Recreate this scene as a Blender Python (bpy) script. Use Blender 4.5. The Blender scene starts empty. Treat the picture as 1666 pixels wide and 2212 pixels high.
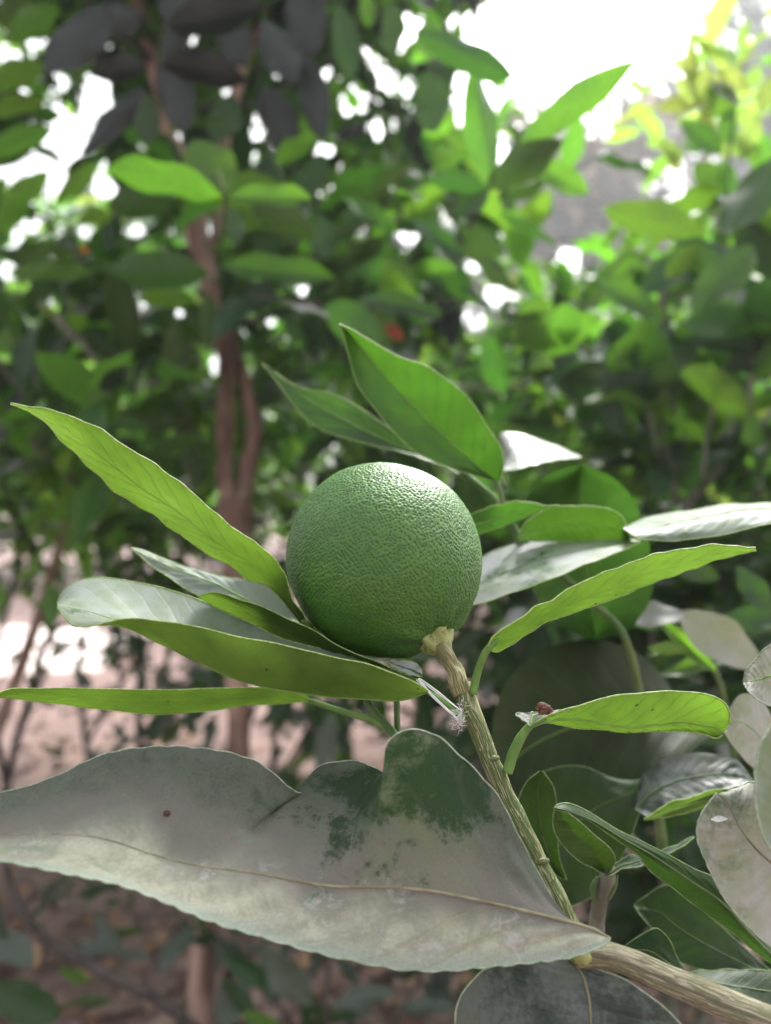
import bpy, math, random
import numpy as np
from mathutils import Vector, Matrix, noise

random.seed(7)
rng = np.random.default_rng(11)
R = math.radians
S = bpy.context.scene
COL = S.collection

# ------------------------------------------------------------------ camera
CZ = 0.95
cd = bpy.data.cameras.new('camera')
cam = bpy.data.objects.new('camera', cd)
COL.objects.link(cam)
cam.location = (0, 0, CZ)
cam.rotation_euler = (R(90), 0, 0)
cd.sensor_fit = 'HORIZONTAL'
cd.sensor_width = 6.2
cd.lens = 6.2
cd.clip_start = 0.01
cd.clip_end = 500
cd.dof.use_dof = True
cd.dof.focus_distance = 0.190
cd.dof.aperture_fstop = 2.0
S.camera = cam

# ------------------------------------------------------------------ sky and sun
SUN_EL, SUN_AZ = 52, 24           # azimuth clockwise from +Y (the way the camera looks)
w = bpy.data.worlds.new('World')
S.world = w
w.use_nodes = True
nt = w.node_tree
sky = nt.nodes.new('ShaderNodeTexSky')
sky.sky_type = 'NISHITA'
sky.sun_disc = False
sky.sun_elevation = R(SUN_EL)
sky.sun_rotation = R(SUN_AZ)
sky.dust_density = 6.0
sky.air_density = 1.0
hs = nt.nodes.new('ShaderNodeHueSaturation')
hs.inputs['Saturation'].default_value = 0.15
nt.links.new(sky.outputs[0], hs.inputs['Color'])
nt.links.new(hs.outputs[0], nt.nodes['Background'].inputs[0])
nt.nodes['Background'].inputs[1].default_value = 0.09
sl = bpy.data.lights.new('sun', 'SUN')
sl.energy = 1.5
sl.angle = R(26)
sl.color = (1.0, 0.97, 0.93)
so = bpy.data.objects.new('sun', sl)
COL.objects.link(so)
d = Vector((math.sin(R(SUN_AZ)) * math.cos(R(SUN_EL)), math.cos(R(SUN_AZ)) * math.cos(R(SUN_EL)), math.sin(R(SUN_EL))))
so.rotation_euler = d.to_track_quat('Z', 'Y').to_euler()
so.location = (0, 0, 8)

S.view_settings.view_transform = 'Standard'
S.view_settings.look = 'None'
S.view_settings.exposure = 2.6
S.view_settings.gamma = 1
S.render.engine = 'CYCLES'
S.cycles.max_bounces = 8
S.cycles.transmission_bounces = 6
S.cycles.diffuse_bounces = 6
S.cycles.use_denoising = True
S.cycles.sample_clamp_indirect = 8

# ------------------------------------------------------------------ helpers
def P(x, y, dep):
    """photo pixel (1666 wide) and distance -> point in the world"""
    return Vector(((x - 833) / 1666 * dep, dep, CZ - (y - 1106) / 1666 * dep))

def empty(name, loc, label, cat, group=None):
    o = bpy.data.objects.new(name, None)
    COL.objects.link(o)
    o.location = loc
    o.empty_display_size = 0.02
    o['label'] = label
    o['category'] = cat
    if group: o['group'] = group
    return o

WLOC = {}
def put(name, me, parent, origin, rot=None):
    o = bpy.data.objects.new(name, me)
    COL.objects.link(o)
    if parent is not None:
        pw = WLOC.get(parent.name, parent.location)
        o.parent = parent
        o.location = Vector(origin) - Vector(pw)
    else:
        o.location = origin
    WLOC[o.name] = Vector(origin)
    return o

def mesh_obj(name, V, F, mat, parent=None, uvs=None, origin=None, smooth=True):
    if origin is None: origin = Vector(V[0])
    ox, oy, oz = origin
    me = bpy.data.meshes.new(name)
    me.from_pydata([(v[0] - ox, v[1] - oy, v[2] - oz) for v in V], [], F)
    me.materials.append(mat)
    if smooth: me.polygons.foreach_set('use_smooth', [True] * len(me.polygons))
    if uvs is not None:
        ul = me.uv_layers.new(name='UVMap')
        idx = np.empty(len(me.loops), dtype=np.int32)
        me.loops.foreach_get('vertex_index', idx)
        ul.data.foreach_set('uv', np.asarray(uvs, dtype=np.float32)[idx].ravel())
    me.update()
    return put(name, me, parent, origin)

def spline(pts, n):
    """Catmull-Rom through pts (any dimension), resampled to n points of even arc length"""
    A = np.array(pts, dtype=float)
    if len(A) == 1: return np.repeat(A, n, 0)
    Q = np.vstack([2 * A[0] - A[1], A, 2 * A[-1] - A[-2]])
    out = []
    for i in range(1, len(Q) - 2):
        for t in np.linspace(0, 1, 12, endpoint=False):
            p0, p1, p2, p3 = Q[i - 1], Q[i], Q[i + 1], Q[i + 2]
            out.append(0.5 * ((2 * p1) + (-p0 + p2) * t + (2 * p0 - 5 * p1 + 4 * p2 - p3) * t * t + (-p0 + 3 * p1 - 3 * p2 + p3) * t ** 3))
    out.append(A[-1])
    out = np.array(out)
    s = np.concatenate([[0], np.cumsum(np.linalg.norm(np.diff(out[:, :3], axis=0), axis=1))])
    t = np.linspace(0, s[-1], n)
    return np.stack([np.interp(t, s, out[:, k]) for k in range(out.shape[1])], 1)

def tube_geo(path, n=24, seg=10, wob=0.0, seed=0, flat=1.0):
    """path: list of (x,y,z,r)"""
    C = spline(path, n)
    V, F, UV = [], [], []
    up = Vector((0.13, 0.21, 1))
    L = 0
    for i in range(n):
        c = Vector(C[i][:3]); r = C[i][3]
        t = (Vector(C[min(i + 1, n - 1)][:3]) - Vector(C[max(i - 1, 0)][:3])).normalized()
        a = t.cross(up)
        if a.length < 1e-3: a = t.cross(Vector((1, 0, 0)))
        a.normalize(); b = t.cross(a)
        if i: L += (c - Vector(C[i - 1][:3])).length
        for k in range(seg):
            an = 2 * math.pi * k / seg
            rr = r
            if wob: rr *= 1 + wob * noise.noise(Vector((math.cos(an) * 1.2 + seed, math.sin(an) * 1.2, L / max(r, 1e-6) * 0.45)))
            V.append(c + a * (rr * math.cos(an)) + b * (rr * math.sin(an) * flat))
            UV.append((k / seg, L))
    for i in range(n - 1):
        for k in range(seg):
            k2 = (k + 1) % seg
            F.append((i * seg + k, i * seg + k2, (i + 1) * seg + k2, (i + 1) * seg + k))
    F.append(tuple(reversed(range(seg))))
    F.append(tuple((n - 1) * seg + k for k in range(seg)))
    return V, F, UV

def tube(name, path, mat, parent=None, n=24, seg=10, wob=0.0, seed=0, flat=1.0):
    V, F, UV = tube_geo(path, n, seg, wob, seed, flat)
    return mesh_obj(name, V, F, mat, parent, UV, origin=Vector(path[0][:3]))

def ppath(pts):
    """(px, py, depth, radius in px) -> world path"""
    return [(*P(x, y, dd), r / 1666 * dd) for x, y, dd, r in pts]

# ------------------------------------------------------------------ materials
def new_mat(name):
    m = bpy.data.materials.new(name)
    m.use_nodes = True
    nt = m.node_tree
    for n in list(nt.nodes): nt.nodes.remove(n)
    return m, nt

class NG:
    def __init__(s, nt): s.nt = nt
    def n(s, t, **kw):
        x = s.nt.nodes.new(t)
        for k, v in kw.items(): setattr(x, k, v)
        return x
    def set(s, sock, v):
        if hasattr(v, 'is_output') or isinstance(v, bpy.types.NodeSocket): s.nt.links.new(v, sock)
        else: sock.default_value = v
    def math(s, op, a, b=0.0, c=0.0, clamp=False):
        x = s.n('ShaderNodeMath', operation=op); x.use_clamp = clamp
        s.set(x.inputs[0], a); s.set(x.inputs[1], b)
        if op in ('MULTIPLY_ADD', 'SMOOTH_MIN', 'COMPARE'): s.set(x.inputs[2], c)
        return x.outputs[0]
    def mix(s, f, a, b, blend='MIX'):
        x = s.n('ShaderNodeMix', data_type='RGBA', blend_type=blend)
        s.set(x.inputs[0], f)
        s.set(x.inputs[6], a if isinstance(a, bpy.types.NodeSocket) else (*a, 1)[:4])
        s.set(x.inputs[7], b if isinstance(b, bpy.types.NodeSocket) else (*b, 1)[:4])
        return x.outputs[2]
    def noise(s, vec, scale, detail=4, rough=0.55, w=None, dist=0.0):
        x = s.n('ShaderNodeTexNoise')
        if w is not None:
            x.noise_dimensions = '4D'; s.set(x.inputs['W'], w)
        if vec is not None: s.nt.links.new(vec, x.inputs['Vector'])
        x.inputs['Scale'].default_value = scale
        x.inputs['Detail'].default_value = detail
        x.inputs['Roughness'].default_value = rough
        x.inputs['Distortion'].default_value = dist
        return x.outputs[0]
    def ramp(s, f, lo, hi, a=0.0, b=1.0):
        x = s.n('ShaderNodeMapRange'); x.interpolation_type = 'SMOOTHSTEP'
        s.set(x.inputs[0], f)
        x.inputs[1].default_value = lo; x.inputs[2].default_value = hi
        x.inputs[3].default_value = a; x.inputs[4].default_value = b
        return x.outputs[0]

def leaf_mat(name, top, under, trans, tfac=0.45, rough=0.4, dust=0.0, dustcol=(0.36, 0.35, 0.36), var=0.35,
             near=False, spec=0.5, dscale=35.0, mould=None, vein=0.5, specks=False, hue=0.03, droug=0.75):
    m, nt = new_mat(name); g = NG(nt)
    geo = g.n('ShaderNodeNewGeometry'); oi = g.n('ShaderNodeObjectInfo'); tc = g.n('ShaderNodeTexCoord')
    uv = tc.outputs['UV']; ob = tc.outputs['Object']
    back = geo.outputs['Backfacing']
    rnd = g.math('FRACT', g.math('ADD', oi.outputs['Random'], geo.outputs['Random Per Island']))
    sep = g.n('ShaderNodeSeparateXYZ'); nt.links.new(uv, sep.inputs[0])
    u, v = sep.outputs[0], sep.outputs[1]
    av = g.math('ABSOLUTE', g.math('SUBTRACT', v, 0.5))
    # veins
    wob = g.math('MULTIPLY', g.math('SUBTRACT', g.noise(uv, 7, 2), 0.5), 0.05)
    ph = g.math('ADD', g.math('SUBTRACT', u, g.math('MULTIPLY', av, 0.34)), wob)
    tri = g.math('PINGPONG', g.math('MULTIPLY', ph, 13.0), 0.5)
    latv = g.math('SUBTRACT', 1.0, g.ramp(tri, 0.0, 0.12))
    midv = g.math('SUBTRACT', 1.0, g.ramp(av, 0.004, 0.018))
    veins = g.math('MAXIMUM', g.math('MULTIPLY', latv, 0.65 if near else 0.4), midv)
    veins = g.math('MULTIPLY', veins, vein)
    # mottling
    big = g.noise(ob, dscale, 5, 0.6, w=g.math('MULTIPLY', rnd, 40.0))
    fine = g.noise(ob, dscale * 14, 3, 0.6)
    ctop = g.mix(veins, top, [min(1, c * 1.8 + 0.02) for c in top])
    cund = g.mix(veins, under, [min(1, c * 1.35 + 0.02) for c in under])
    ctr = g.mix(g.math('MULTIPLY', veins, 0.9), trans, [c * 0.45 for c in trans])
    mot = g.ramp(big, 0.3, 0.72, 0.66 if near else 0.82, 1.22 if near else 1.14)
    col = g.mix(back, ctop, cund)
    hsv = g.n('ShaderNodeHueSaturation')
    g.set(hsv.inputs['Hue'], g.math('ADD', 0.5 - hue * 0.5, g.math('MULTIPLY', rnd, hue)))
    g.set(hsv.inputs['Value'], g.math('MULTIPLY', mot, g.math('ADD', 1 - var * 0.5, g.math('MULTIPLY', rnd, var))))
    nt.links.new(col, hsv.inputs['Color'])
    hs2 = g.n('ShaderNodeHueSaturation')
    g.set(hs2.inputs['Hue'], g.math('ADD', 0.5 - hue * 0.5, g.math('MULTIPLY', rnd, hue)))
    g.set(hs2.inputs['Value'], g.math('MULTIPLY', mot, g.math('ADD', 1 - var * 0.5, g.math('MULTIPLY', rnd, var))))
    nt.links.new(ctr, hs2.inputs['Color'])
    col, ctr = hsv.outputs[0], hs2.outputs[0]
    dm = None
    rsock = rough
    if dust > 0:
        dm = g.math('MULTIPLY', g.ramp(g.math('ADD', g.math('MULTIPLY', big, 0.8), g.math('MULTIPLY', fine, 0.2)), 0.58 - 0.3 * dust, 0.66 - 0.2 * dust),
                    g.math('SUBTRACT', 1.0, back))
        dc = g.mix(g.ramp(g.noise(ob, dscale * 2.3, 3), 0.35, 0.65), dustcol, (dustcol[0] * 0.8, dustcol[1] * 0.82, dustcol[2] * 0.66))
        dm = g.math('MULTIPLY', dm, min(1, 0.55 + dust * 0.4))
        col = g.mix(dm, col, dc)
        ctr = g.mix(dm, ctr, [c * 0.3 for c in trans])
        rsock = g.math('ADD', rough, g.math('MULTIPLY', dm, droug - rough))
    if specks:
        vo = g.n('ShaderNodeTexVoronoi'); nt.links.new(ob, vo.inputs['Vector']); vo.inputs['Scale'].default_value = 210
        sp = g.math('MULTIPLY', g.math('SUBTRACT', 1.0, g.ramp(vo.outputs['Distance'], 0.06, 0.13)), g.ramp(g.noise(ob, 60, 1), 0.56, 0.62))
        col = g.mix(sp, col, (0.015, 0.018, 0.006)); ctr = g.mix(sp, ctr, (0.015, 0.018, 0.005))
    p = g.n('ShaderNodeBsdfPrincipled')
    nt.links.new(col, p.inputs['Base Color']); g.set(p.inputs['Roughness'], rsock)
    p.inputs['Specular IOR Level'].default_value = spec
    tr = g.n('ShaderNodeBsdfTranslucent'); nt.links.new(ctr, tr.inputs['Color'])
    if near:
        h = g.math('SUBTRACT', g.math('MULTIPLY', fine, 0.35), g.math('MULTIPLY', veins, 0.9))
        bp = g.n('ShaderNodeBump'); bp.inputs['Strength'].default_value = 0.35; bp.inputs['Distance'].default_value = 0.0004
        nt.links.new(h, bp.inputs['Height']); nt.links.new(bp.outputs[0], p.inputs['Normal'])
    mx = g.n('ShaderNodeMixShader'); g.set(mx.inputs[0], tfac)
    nt.links.new(p.outputs[0], mx.inputs[1]); nt.links.new(tr.outputs[0], mx.inputs[2])
    out = g.n('ShaderNodeOutputMaterial'); nt.links.new(mx.outputs[0], out.inputs[0])
    return m

def plain_mat(name, c1, c2, scale=80, rough=0.8, bump=0.0, stretch=None, spec=0.3, detail=5, lo=0.35, hi=0.65):
    m, nt = new_mat(name); g = NG(nt)
    tc = g.n('ShaderNodeTexCoord'); v = tc.outputs['Object']
    if stretch:
        mp = g.n('ShaderNodeMapping'); nt.links.new(v, mp.inputs[0]); mp.inputs['Scale'].default_value = stretch; v = mp.outputs[0]
    nz = g.noise(v, scale, detail)
    p = g.n('ShaderNodeBsdfPrincipled')
    nt.links.new(g.mix(g.ramp(nz, lo, hi), c1, c2), p.inputs['Base Color'])
    p.inputs['Roughness'].default_value = rough; p.inputs['Specular IOR Level'].default_value = spec
    if bump:
        b = g.n('ShaderNodeBump'); b.inputs['Distance'].default_value = bump; b.inputs['Strength'].default_value = 0.7
        nt.links.new(nz, b.inputs['Height']); nt.links.new(b.outputs[0], p.inputs['Normal'])
    out = g.n('ShaderNodeOutputMaterial'); nt.links.new(p.outputs[0], out.inputs[0])
    return m

M = {}
G_TOP, G_UND, G_TR = (0.03, 0.085, 0.02), (0.07, 0.15, 0.03), (0.13, 0.32, 0.025)
M['near_green'] = leaf_mat('leaf_near_green', G_TOP, (0.062, 0.118, 0.022), (0.092, 0.175, 0.014), 0.56, 0.38, near=True, var=0.10, specks=True, hue=0.012, vein=1.0)
M['near_grey'] = leaf_mat('leaf_near_greyed_top', (0.06, 0.14, 0.05), (0.075, 0.14, 0.026), (0.13, 0.235, 0.018), 0.50, 0.36, dust=0.95, dustcol=(0.40, 0.46, 0.42), near=True, var=0.08, specks=True, dscale=60, droug=0.5, hue=0.01)  # grey sheen of the upper face put into its coat colour
M['near_gloss'] = leaf_mat('leaf_near_glossy_top', (0.04, 0.11, 0.04), (0.10, 0.2, 0.04), G_TR, 0.2, 0.26, near=True, var=0.1, dust=0.75, dustcol=(0.50, 0.50, 0.53), droug=0.33, spec=1.0, hue=0.01)  # whitish coat colour also stands for the white sky reflection
M['pale'] = leaf_mat('leaf_pale_coated', (0.10, 0.17, 0.08), (0.12, 0.2, 0.07), (0.25, 0.4, 0.06), 0.22, 0.5, dust=0.92, dustcol=(0.42, 0.395, 0.385), near=True, var=0.1, dscale=70, vein=0.3)
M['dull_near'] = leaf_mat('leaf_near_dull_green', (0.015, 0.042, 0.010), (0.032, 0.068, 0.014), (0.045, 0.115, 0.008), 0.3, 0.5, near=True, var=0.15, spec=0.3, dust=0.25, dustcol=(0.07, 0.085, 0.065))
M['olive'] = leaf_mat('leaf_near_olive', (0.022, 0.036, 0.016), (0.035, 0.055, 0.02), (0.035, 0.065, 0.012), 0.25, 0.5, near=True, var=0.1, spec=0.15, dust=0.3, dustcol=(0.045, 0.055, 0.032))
M['soft'] = leaf_mat('leaf_near_soft_green', (0.04, 0.11, 0.02), (0.045, 0.11, 0.02), (0.04, 0.10, 0.010), 0.42, 0.5, near=True, var=0.1)
M['deep'] = leaf_mat('leaf_near_deep_green', (0.03, 0.085, 0.018), (0.036, 0.085, 0.014), (0.052, 0.130, 0.008), 0.5, 0.42, near=True, var=0.1, vein=1.0)
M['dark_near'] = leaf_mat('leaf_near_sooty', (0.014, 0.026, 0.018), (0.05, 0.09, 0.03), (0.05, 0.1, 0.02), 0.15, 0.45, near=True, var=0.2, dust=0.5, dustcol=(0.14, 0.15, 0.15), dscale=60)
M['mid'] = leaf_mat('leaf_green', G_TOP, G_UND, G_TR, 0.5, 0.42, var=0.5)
M['bright'] = leaf_mat('leaf_backlit_green', (0.05, 0.14, 0.025), (0.10, 0.21, 0.03), (0.16, 0.38, 0.025), 0.6, 0.45, var=0.3)  # brighter copy of the green leaf, backlight put into its colours
M['lit'] = leaf_mat('leaf_sunlit_green', (0.06, 0.15, 0.03), (0.12, 0.25, 0.04), (0.30, 0.58, 0.07), 0.62, 0.5, var=0.3)  # brightest copy of the green leaf, sunlight put into its colours
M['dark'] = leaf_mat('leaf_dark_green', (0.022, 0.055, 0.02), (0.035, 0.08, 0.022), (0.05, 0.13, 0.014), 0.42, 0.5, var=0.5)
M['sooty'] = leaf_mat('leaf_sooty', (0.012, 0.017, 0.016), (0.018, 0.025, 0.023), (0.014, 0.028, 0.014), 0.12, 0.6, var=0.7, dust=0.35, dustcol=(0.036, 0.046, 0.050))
M['dusty'] = leaf_mat('leaf_dusty', (0.05, 0.09, 0.045), (0.07, 0.12, 0.04), (0.08, 0.18, 0.025), 0.3, 0.5, dust=0.9, dustcol=(0.36, 0.35, 0.38), var=0.4)
M['greyed'] = leaf_mat('leaf_greyed', (0.03, 0.055, 0.03), (0.05, 0.09, 0.03), (0.06, 0.13, 0.02), 0.3, 0.5, dust=0.6, dustcol=(0.13, 0.145, 0.14), var=0.5)
M['yellow'] = leaf_mat('leaf_young_yellow', (0.17, 0.27, 0.05), (0.22, 0.33, 0.06), (0.36, 0.47, 0.09), 0.6, 0.4, var=0.3)
M['brown'] = leaf_mat('leaf_dry_brown', (0.30, 0.17, 0.10), (0.34, 0.22, 0.14), (0.40, 0.2, 0.08), 0.2, 0.7, var=0.6, hue=0.04)
M['litter'] = leaf_mat('leaf_litter', (0.17, 0.10, 0.085), (0.25, 0.165, 0.15), (0.3, 0.15, 0.08), 0.1, 0.75, var=0.9, hue=0.04, dust=0.35, dustcol=(0.30, 0.23, 0.23))
M['red'] = leaf_mat('leaf_red', (0.25, 0.03, 0.02), (0.25, 0.04, 0.03), (0.5, 0.05, 0.02), 0.4, 0.5)
M['orange'] = leaf_mat('leaf_orange', (0.6, 0.22, 0.02), (0.6, 0.25, 0.03), (0.8, 0.35, 0.02), 0.4, 0.5)
M['far_grey'] = leaf_mat('leaf_far_grey', (0.10, 0.105, 0.11), (0.13, 0.13, 0.135), (0.07, 0.075, 0.06), 0.4, 0.6, var=0.7)  # far leaves greyed in colour to suggest haze
M['far_brown'] = leaf_mat('leaf_far_brown', (0.24, 0.175, 0.12), (0.28, 0.21, 0.145), (0.20, 0.13, 0.06), 0.4, 0.6, var=0.9, hue=0.06)  # tan far leaves, paled in colour for haze
M['ribdull'] = plain_mat('midrib_dull', (0.06, 0.10, 0.035), (0.10, 0.15, 0.06), 300, 0.5)
M['rim'] = plain_mat('leaf_margin', (0.17, 0.28, 0.06), (0.34, 0.44, 0.17), 900, 0.5)
M['rimdull'] = plain_mat('leaf_margin_dull', (0.10, 0.17, 0.06), (0.20, 0.27, 0.12), 700, 0.6)
M['rimgrey'] = plain_mat('leaf_margin_grey', (0.20, 0.27, 0.18), (0.34, 0.38, 0.30), 700, 0.6)
M['rib'] = plain_mat('midrib', (0.13, 0.26, 0.05), (0.2, 0.34, 0.08), 300, 0.5)
M['ribtan'] = plain_mat('midrib_tan', (0.15, 0.135, 0.08), (0.24, 0.22, 0.14), 300, 0.6)
M['petiole'] = plain_mat('petiole', (0.08, 0.17, 0.035), (0.14, 0.25, 0.06), 250, 0.45, stretch=(1, 1, 0.4))
M['bark'] = plain_mat('pinkish_bark', (0.12, 0.072, 0.055), (0.40, 0.27, 0.215), 22, 0.85, 0.004, stretch=(1, 1, 0.25))
M['twig'] = plain_mat('grey_twig', (0.10, 0.10, 0.07), (0.22, 0.22, 0.18), 60, 0.8)
M['darktwig'] = plain_mat('dark_twig', (0.035, 0.03, 0.028), (0.09, 0.075, 0.07), 60, 0.8)
M['greentwig'] = plain_mat('green_twig', (0.06, 0.12, 0.035), (0.12, 0.17, 0.06), 90, 0.6)
M['silk'] = plain_mat('silk', (0.6, 0.6, 0.58), (0.75, 0.75, 0.72), 300, 0.5)
M['bud'] = plain_mat('dried_bud', (0.04, 0.018, 0.014), (0.20, 0.10, 0.075), 700, 0.6, 0.0003)
M['spot'] = plain_mat('dark_speck', (0.03, 0.012, 0.01), (0.07, 0.03, 0.02), 700, 0.6)

def coated_mat():
    """big front leaf: grey white film over the blade, shade painted on its far half, dark bare green along the far margin"""
    m, nt = new_mat('leaf_front_coated'); g = NG(nt)
    tc = g.n('ShaderNodeTexCoord'); uv = tc.outputs['UV']; ob = tc.outputs['Object']
    geo = g.n('ShaderNodeNewGeometry'); back = geo.outputs['Backfacing']
    sep = g.n('ShaderNodeSeparateXYZ'); nt.links.new(uv, sep.inputs[0]); u, v = sep.outputs[0], sep.outputs[1]
    n1 = g.noise(ob, 46, 6, 0.62, dist=0.8); n2 = g.noise(ob, 120, 6, 0.7, dist=0.5); n3 = g.noise(ob, 1500, 3, 0.7); n4 = g.noise(ob, 26, 3)
    # bare zone with the fold's shade painted in: towards far margin (v -> 0), wider around the fold at u ~ .2-.45
    fold = g.math('SUBTRACT', 1.0, g.ramp(g.math('ABSOLUTE', g.math('SUBTRACT', u, 0.32)), 0.05, 0.26))
    lim = g.math('ADD', 0.0, g.math('MULTIPLY', fold, 0.27))
    e = g.math('SUBTRACT', g.math('ADD', lim, g.math('MULTIPLY', g.math('SUBTRACT', n1, 0.5), 1.15)), v)
    e = g.math('ADD', e, g.math('MULTIPLY', g.math('SUBTRACT', n2, 0.5), 0.9))
    e = g.math('ADD', e, g.math('MULTIPLY', g.math('SUBTRACT', n3, 0.5), 0.35))
    e = g.math('SUBTRACT', e, g.math('MULTIPLY', g.math('SUBTRACT', 1.0, g.ramp(v, 0.0, 0.09)), 0.16))
    e = g.math('ADD', e, g.math('MULTIPLY', g.math('SUBTRACT', g.noise(ob, 320, 4, 0.7), 0.5), 0.35))
    bare = g.ramp(e, -0.09, 0.14)
    bare = g.math('MULTIPLY', bare, g.ramp(fold, 0.0, 0.5, 0.6, 1.0))
    yel = g.ramp(g.math('ADD', v, g.math('MULTIPLY', g.math('SUBTRACT', n4, 0.5), 0.9)), 0.42, 0.72)
    film = g.mix(yel, (0.150, 0.132, 0.126), (0.42, 0.42, 0.325))  # cream near half, also lightened in colour for facing up
    film = g.mix(g.math('SUBTRACT', 1.0, g.ramp(g.math('ADD', v, g.math('MULTIPLY', g.math('SUBTRACT', n1, 0.5), 0.6)), 0.05, 0.48)), film, (0.036, 0.050, 0.042))  # far half darkened, its shading put into the film colour
    film = g.mix(g.math('MULTIPLY', g.ramp(n2, 0.42, 0.60), 0.45), film, (0.10, 0.12, 0.10))
    film = g.mix(g.ramp(v, 0.82, 0.96), film, (0.30, 0.35, 0.29))
    film = g.mix(g.math('MULTIPLY', g.ramp(n2, 0.56, 0.64), g.math('MULTIPLY', g.ramp(v, 0.40, 0.55), 0.6)), film, (0.50, 0.47, 0.45))
    film = g.mix(g.math('MULTIPLY', g.ramp(n1, 0.62, 0.70), 0.7), film, (0.17, 0.24, 0.17))
    film = g.mix(g.math('MULTIPLY', g.ramp(n3, 0.30, 0.70), 0.35), film, (0.16, 0.15, 0.14))
    green = g.mix(n2, (0.010, 0.024, 0.012), (0.024, 0.048, 0.022))
    col = g.mix(g.math('MULTIPLY', bare, 0.92), film, green)
    av = g.math('ABSOLUTE', g.math('SUBTRACT', v, 0.5))
    wob = g.math('MULTIPLY', g.math('SUBTRACT', g.noise(uv, 6, 2), 0.5), 0.06)
    tri = g.math('PINGPONG', g.math('MULTIPLY', g.math('ADD', g.math('SUBTRACT', u, g.math('MULTIPLY', av, 0.34)), wob), 11.0), 0.5)
    lat = g.math('SUBTRACT', 1.0, g.ramp(tri, 0.0, 0.09))
    col = g.mix(g.math('MULTIPLY', lat, 0.07), col, (0.16, 0.17, 0.10))
    col = g.mix(back, col, (0.12, 0.22, 0.05))
    p = g.n('ShaderNodeBsdfPrincipled'); nt.links.new(col, p.inputs['Base Color'])
    g.set(p.inputs['Roughness'], g.math('SUBTRACT', 0.62, g.math('MULTIPLY', bare, 0.12)))
    g.set(p.inputs['Specular IOR Level'], g.math('SUBTRACT', 0.35, g.math('MULTIPLY', bare, 0.2)))
    bp = g.n('ShaderNodeBump'); bp.inputs['Distance'].default_value = 0.0005; bp.inputs['Strength'].default_value = 0.5
    g.set(bp.inputs['Height'], g.math('SUBTRACT', g.math('ADD', n3, n2), g.math('MULTIPLY', lat, 0.35)))
    nt.links.new(bp.outputs[0], p.inputs['Normal'])
    tr = g.n('ShaderNodeBsdfTranslucent'); nt.links.new(g.mix(bare, (0.22, 0.30, 0.08), (0.04, 0.12, 0.02)), tr.inputs['Color'])
    mx = g.n('ShaderNodeMixShader'); mx.inputs[0].default_value = 0.2
    nt.links.new(p.outputs[0], mx.inputs[1]); nt.links.new(tr.outputs[0], mx.inputs[2])
    out = g.n('ShaderNodeOutputMaterial'); nt.links.new(mx.outputs[0], out.inputs[0])
    return m
M['coated'] = coated_mat()

def fruit_mat():
    m, nt = new_mat('green_citrus_peel'); g = NG(nt)
    tc = g.n('ShaderNodeTexCoord'); ob = tc.outputs['Object']
    at = g.n('ShaderNodeAttribute'); at.attribute_name = 'pore'; pit = at.outputs['Fac']
    mid = g.noise(ob, 900, 3, 0.6); big = g.noise(ob, 60, 3)
    bp = g.n('ShaderNodeBump'); bp.inputs['Distance'].default_value = 0.00008; bp.inputs['Strength'].default_value = 0.8
    nt.links.new(mid, bp.inputs['Height'])
    big2 = g.noise(ob, 24, 4, 0.6)
    c = g.mix(g.ramp(big2, 0.35, 0.68), (0.036, 0.120, 0.011), (0.055, 0.148, 0.014))
    c = g.mix(g.math('MULTIPLY', pit, 0.7), c, (0.005, 0.028, 0.005))
    vs = g.n('ShaderNodeTexVoronoi'); nt.links.new(ob, vs.inputs['Vector']); vs.inputs['Scale'].default_value = 120
    c = g.mix(g.math('MULTIPLY', g.math('SUBTRACT', 1.0, g.ramp(vs.outputs['Distance'], 0.03, 0.07)), 0.5), c, (0.02, 0.05, 0.015))
    p = g.n('ShaderNodeBsdfPrincipled'); nt.links.new(c, p.inputs['Base Color'])
    p.inputs['Roughness'].default_value = 0.50; p.inputs['Specular IOR Level'].default_value = 0.52
    p.inputs['Coat Weight'].default_value = 0.0; p.inputs['Coat Roughness'].default_value = 0.35
    nt.links.new(bp.outputs[0], p.inputs['Normal'])
    out = g.n('ShaderNodeOutputMaterial'); nt.links.new(p.outputs[0], out.inputs[0])
    return m
M['fruit'] = fruit_mat()

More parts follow.
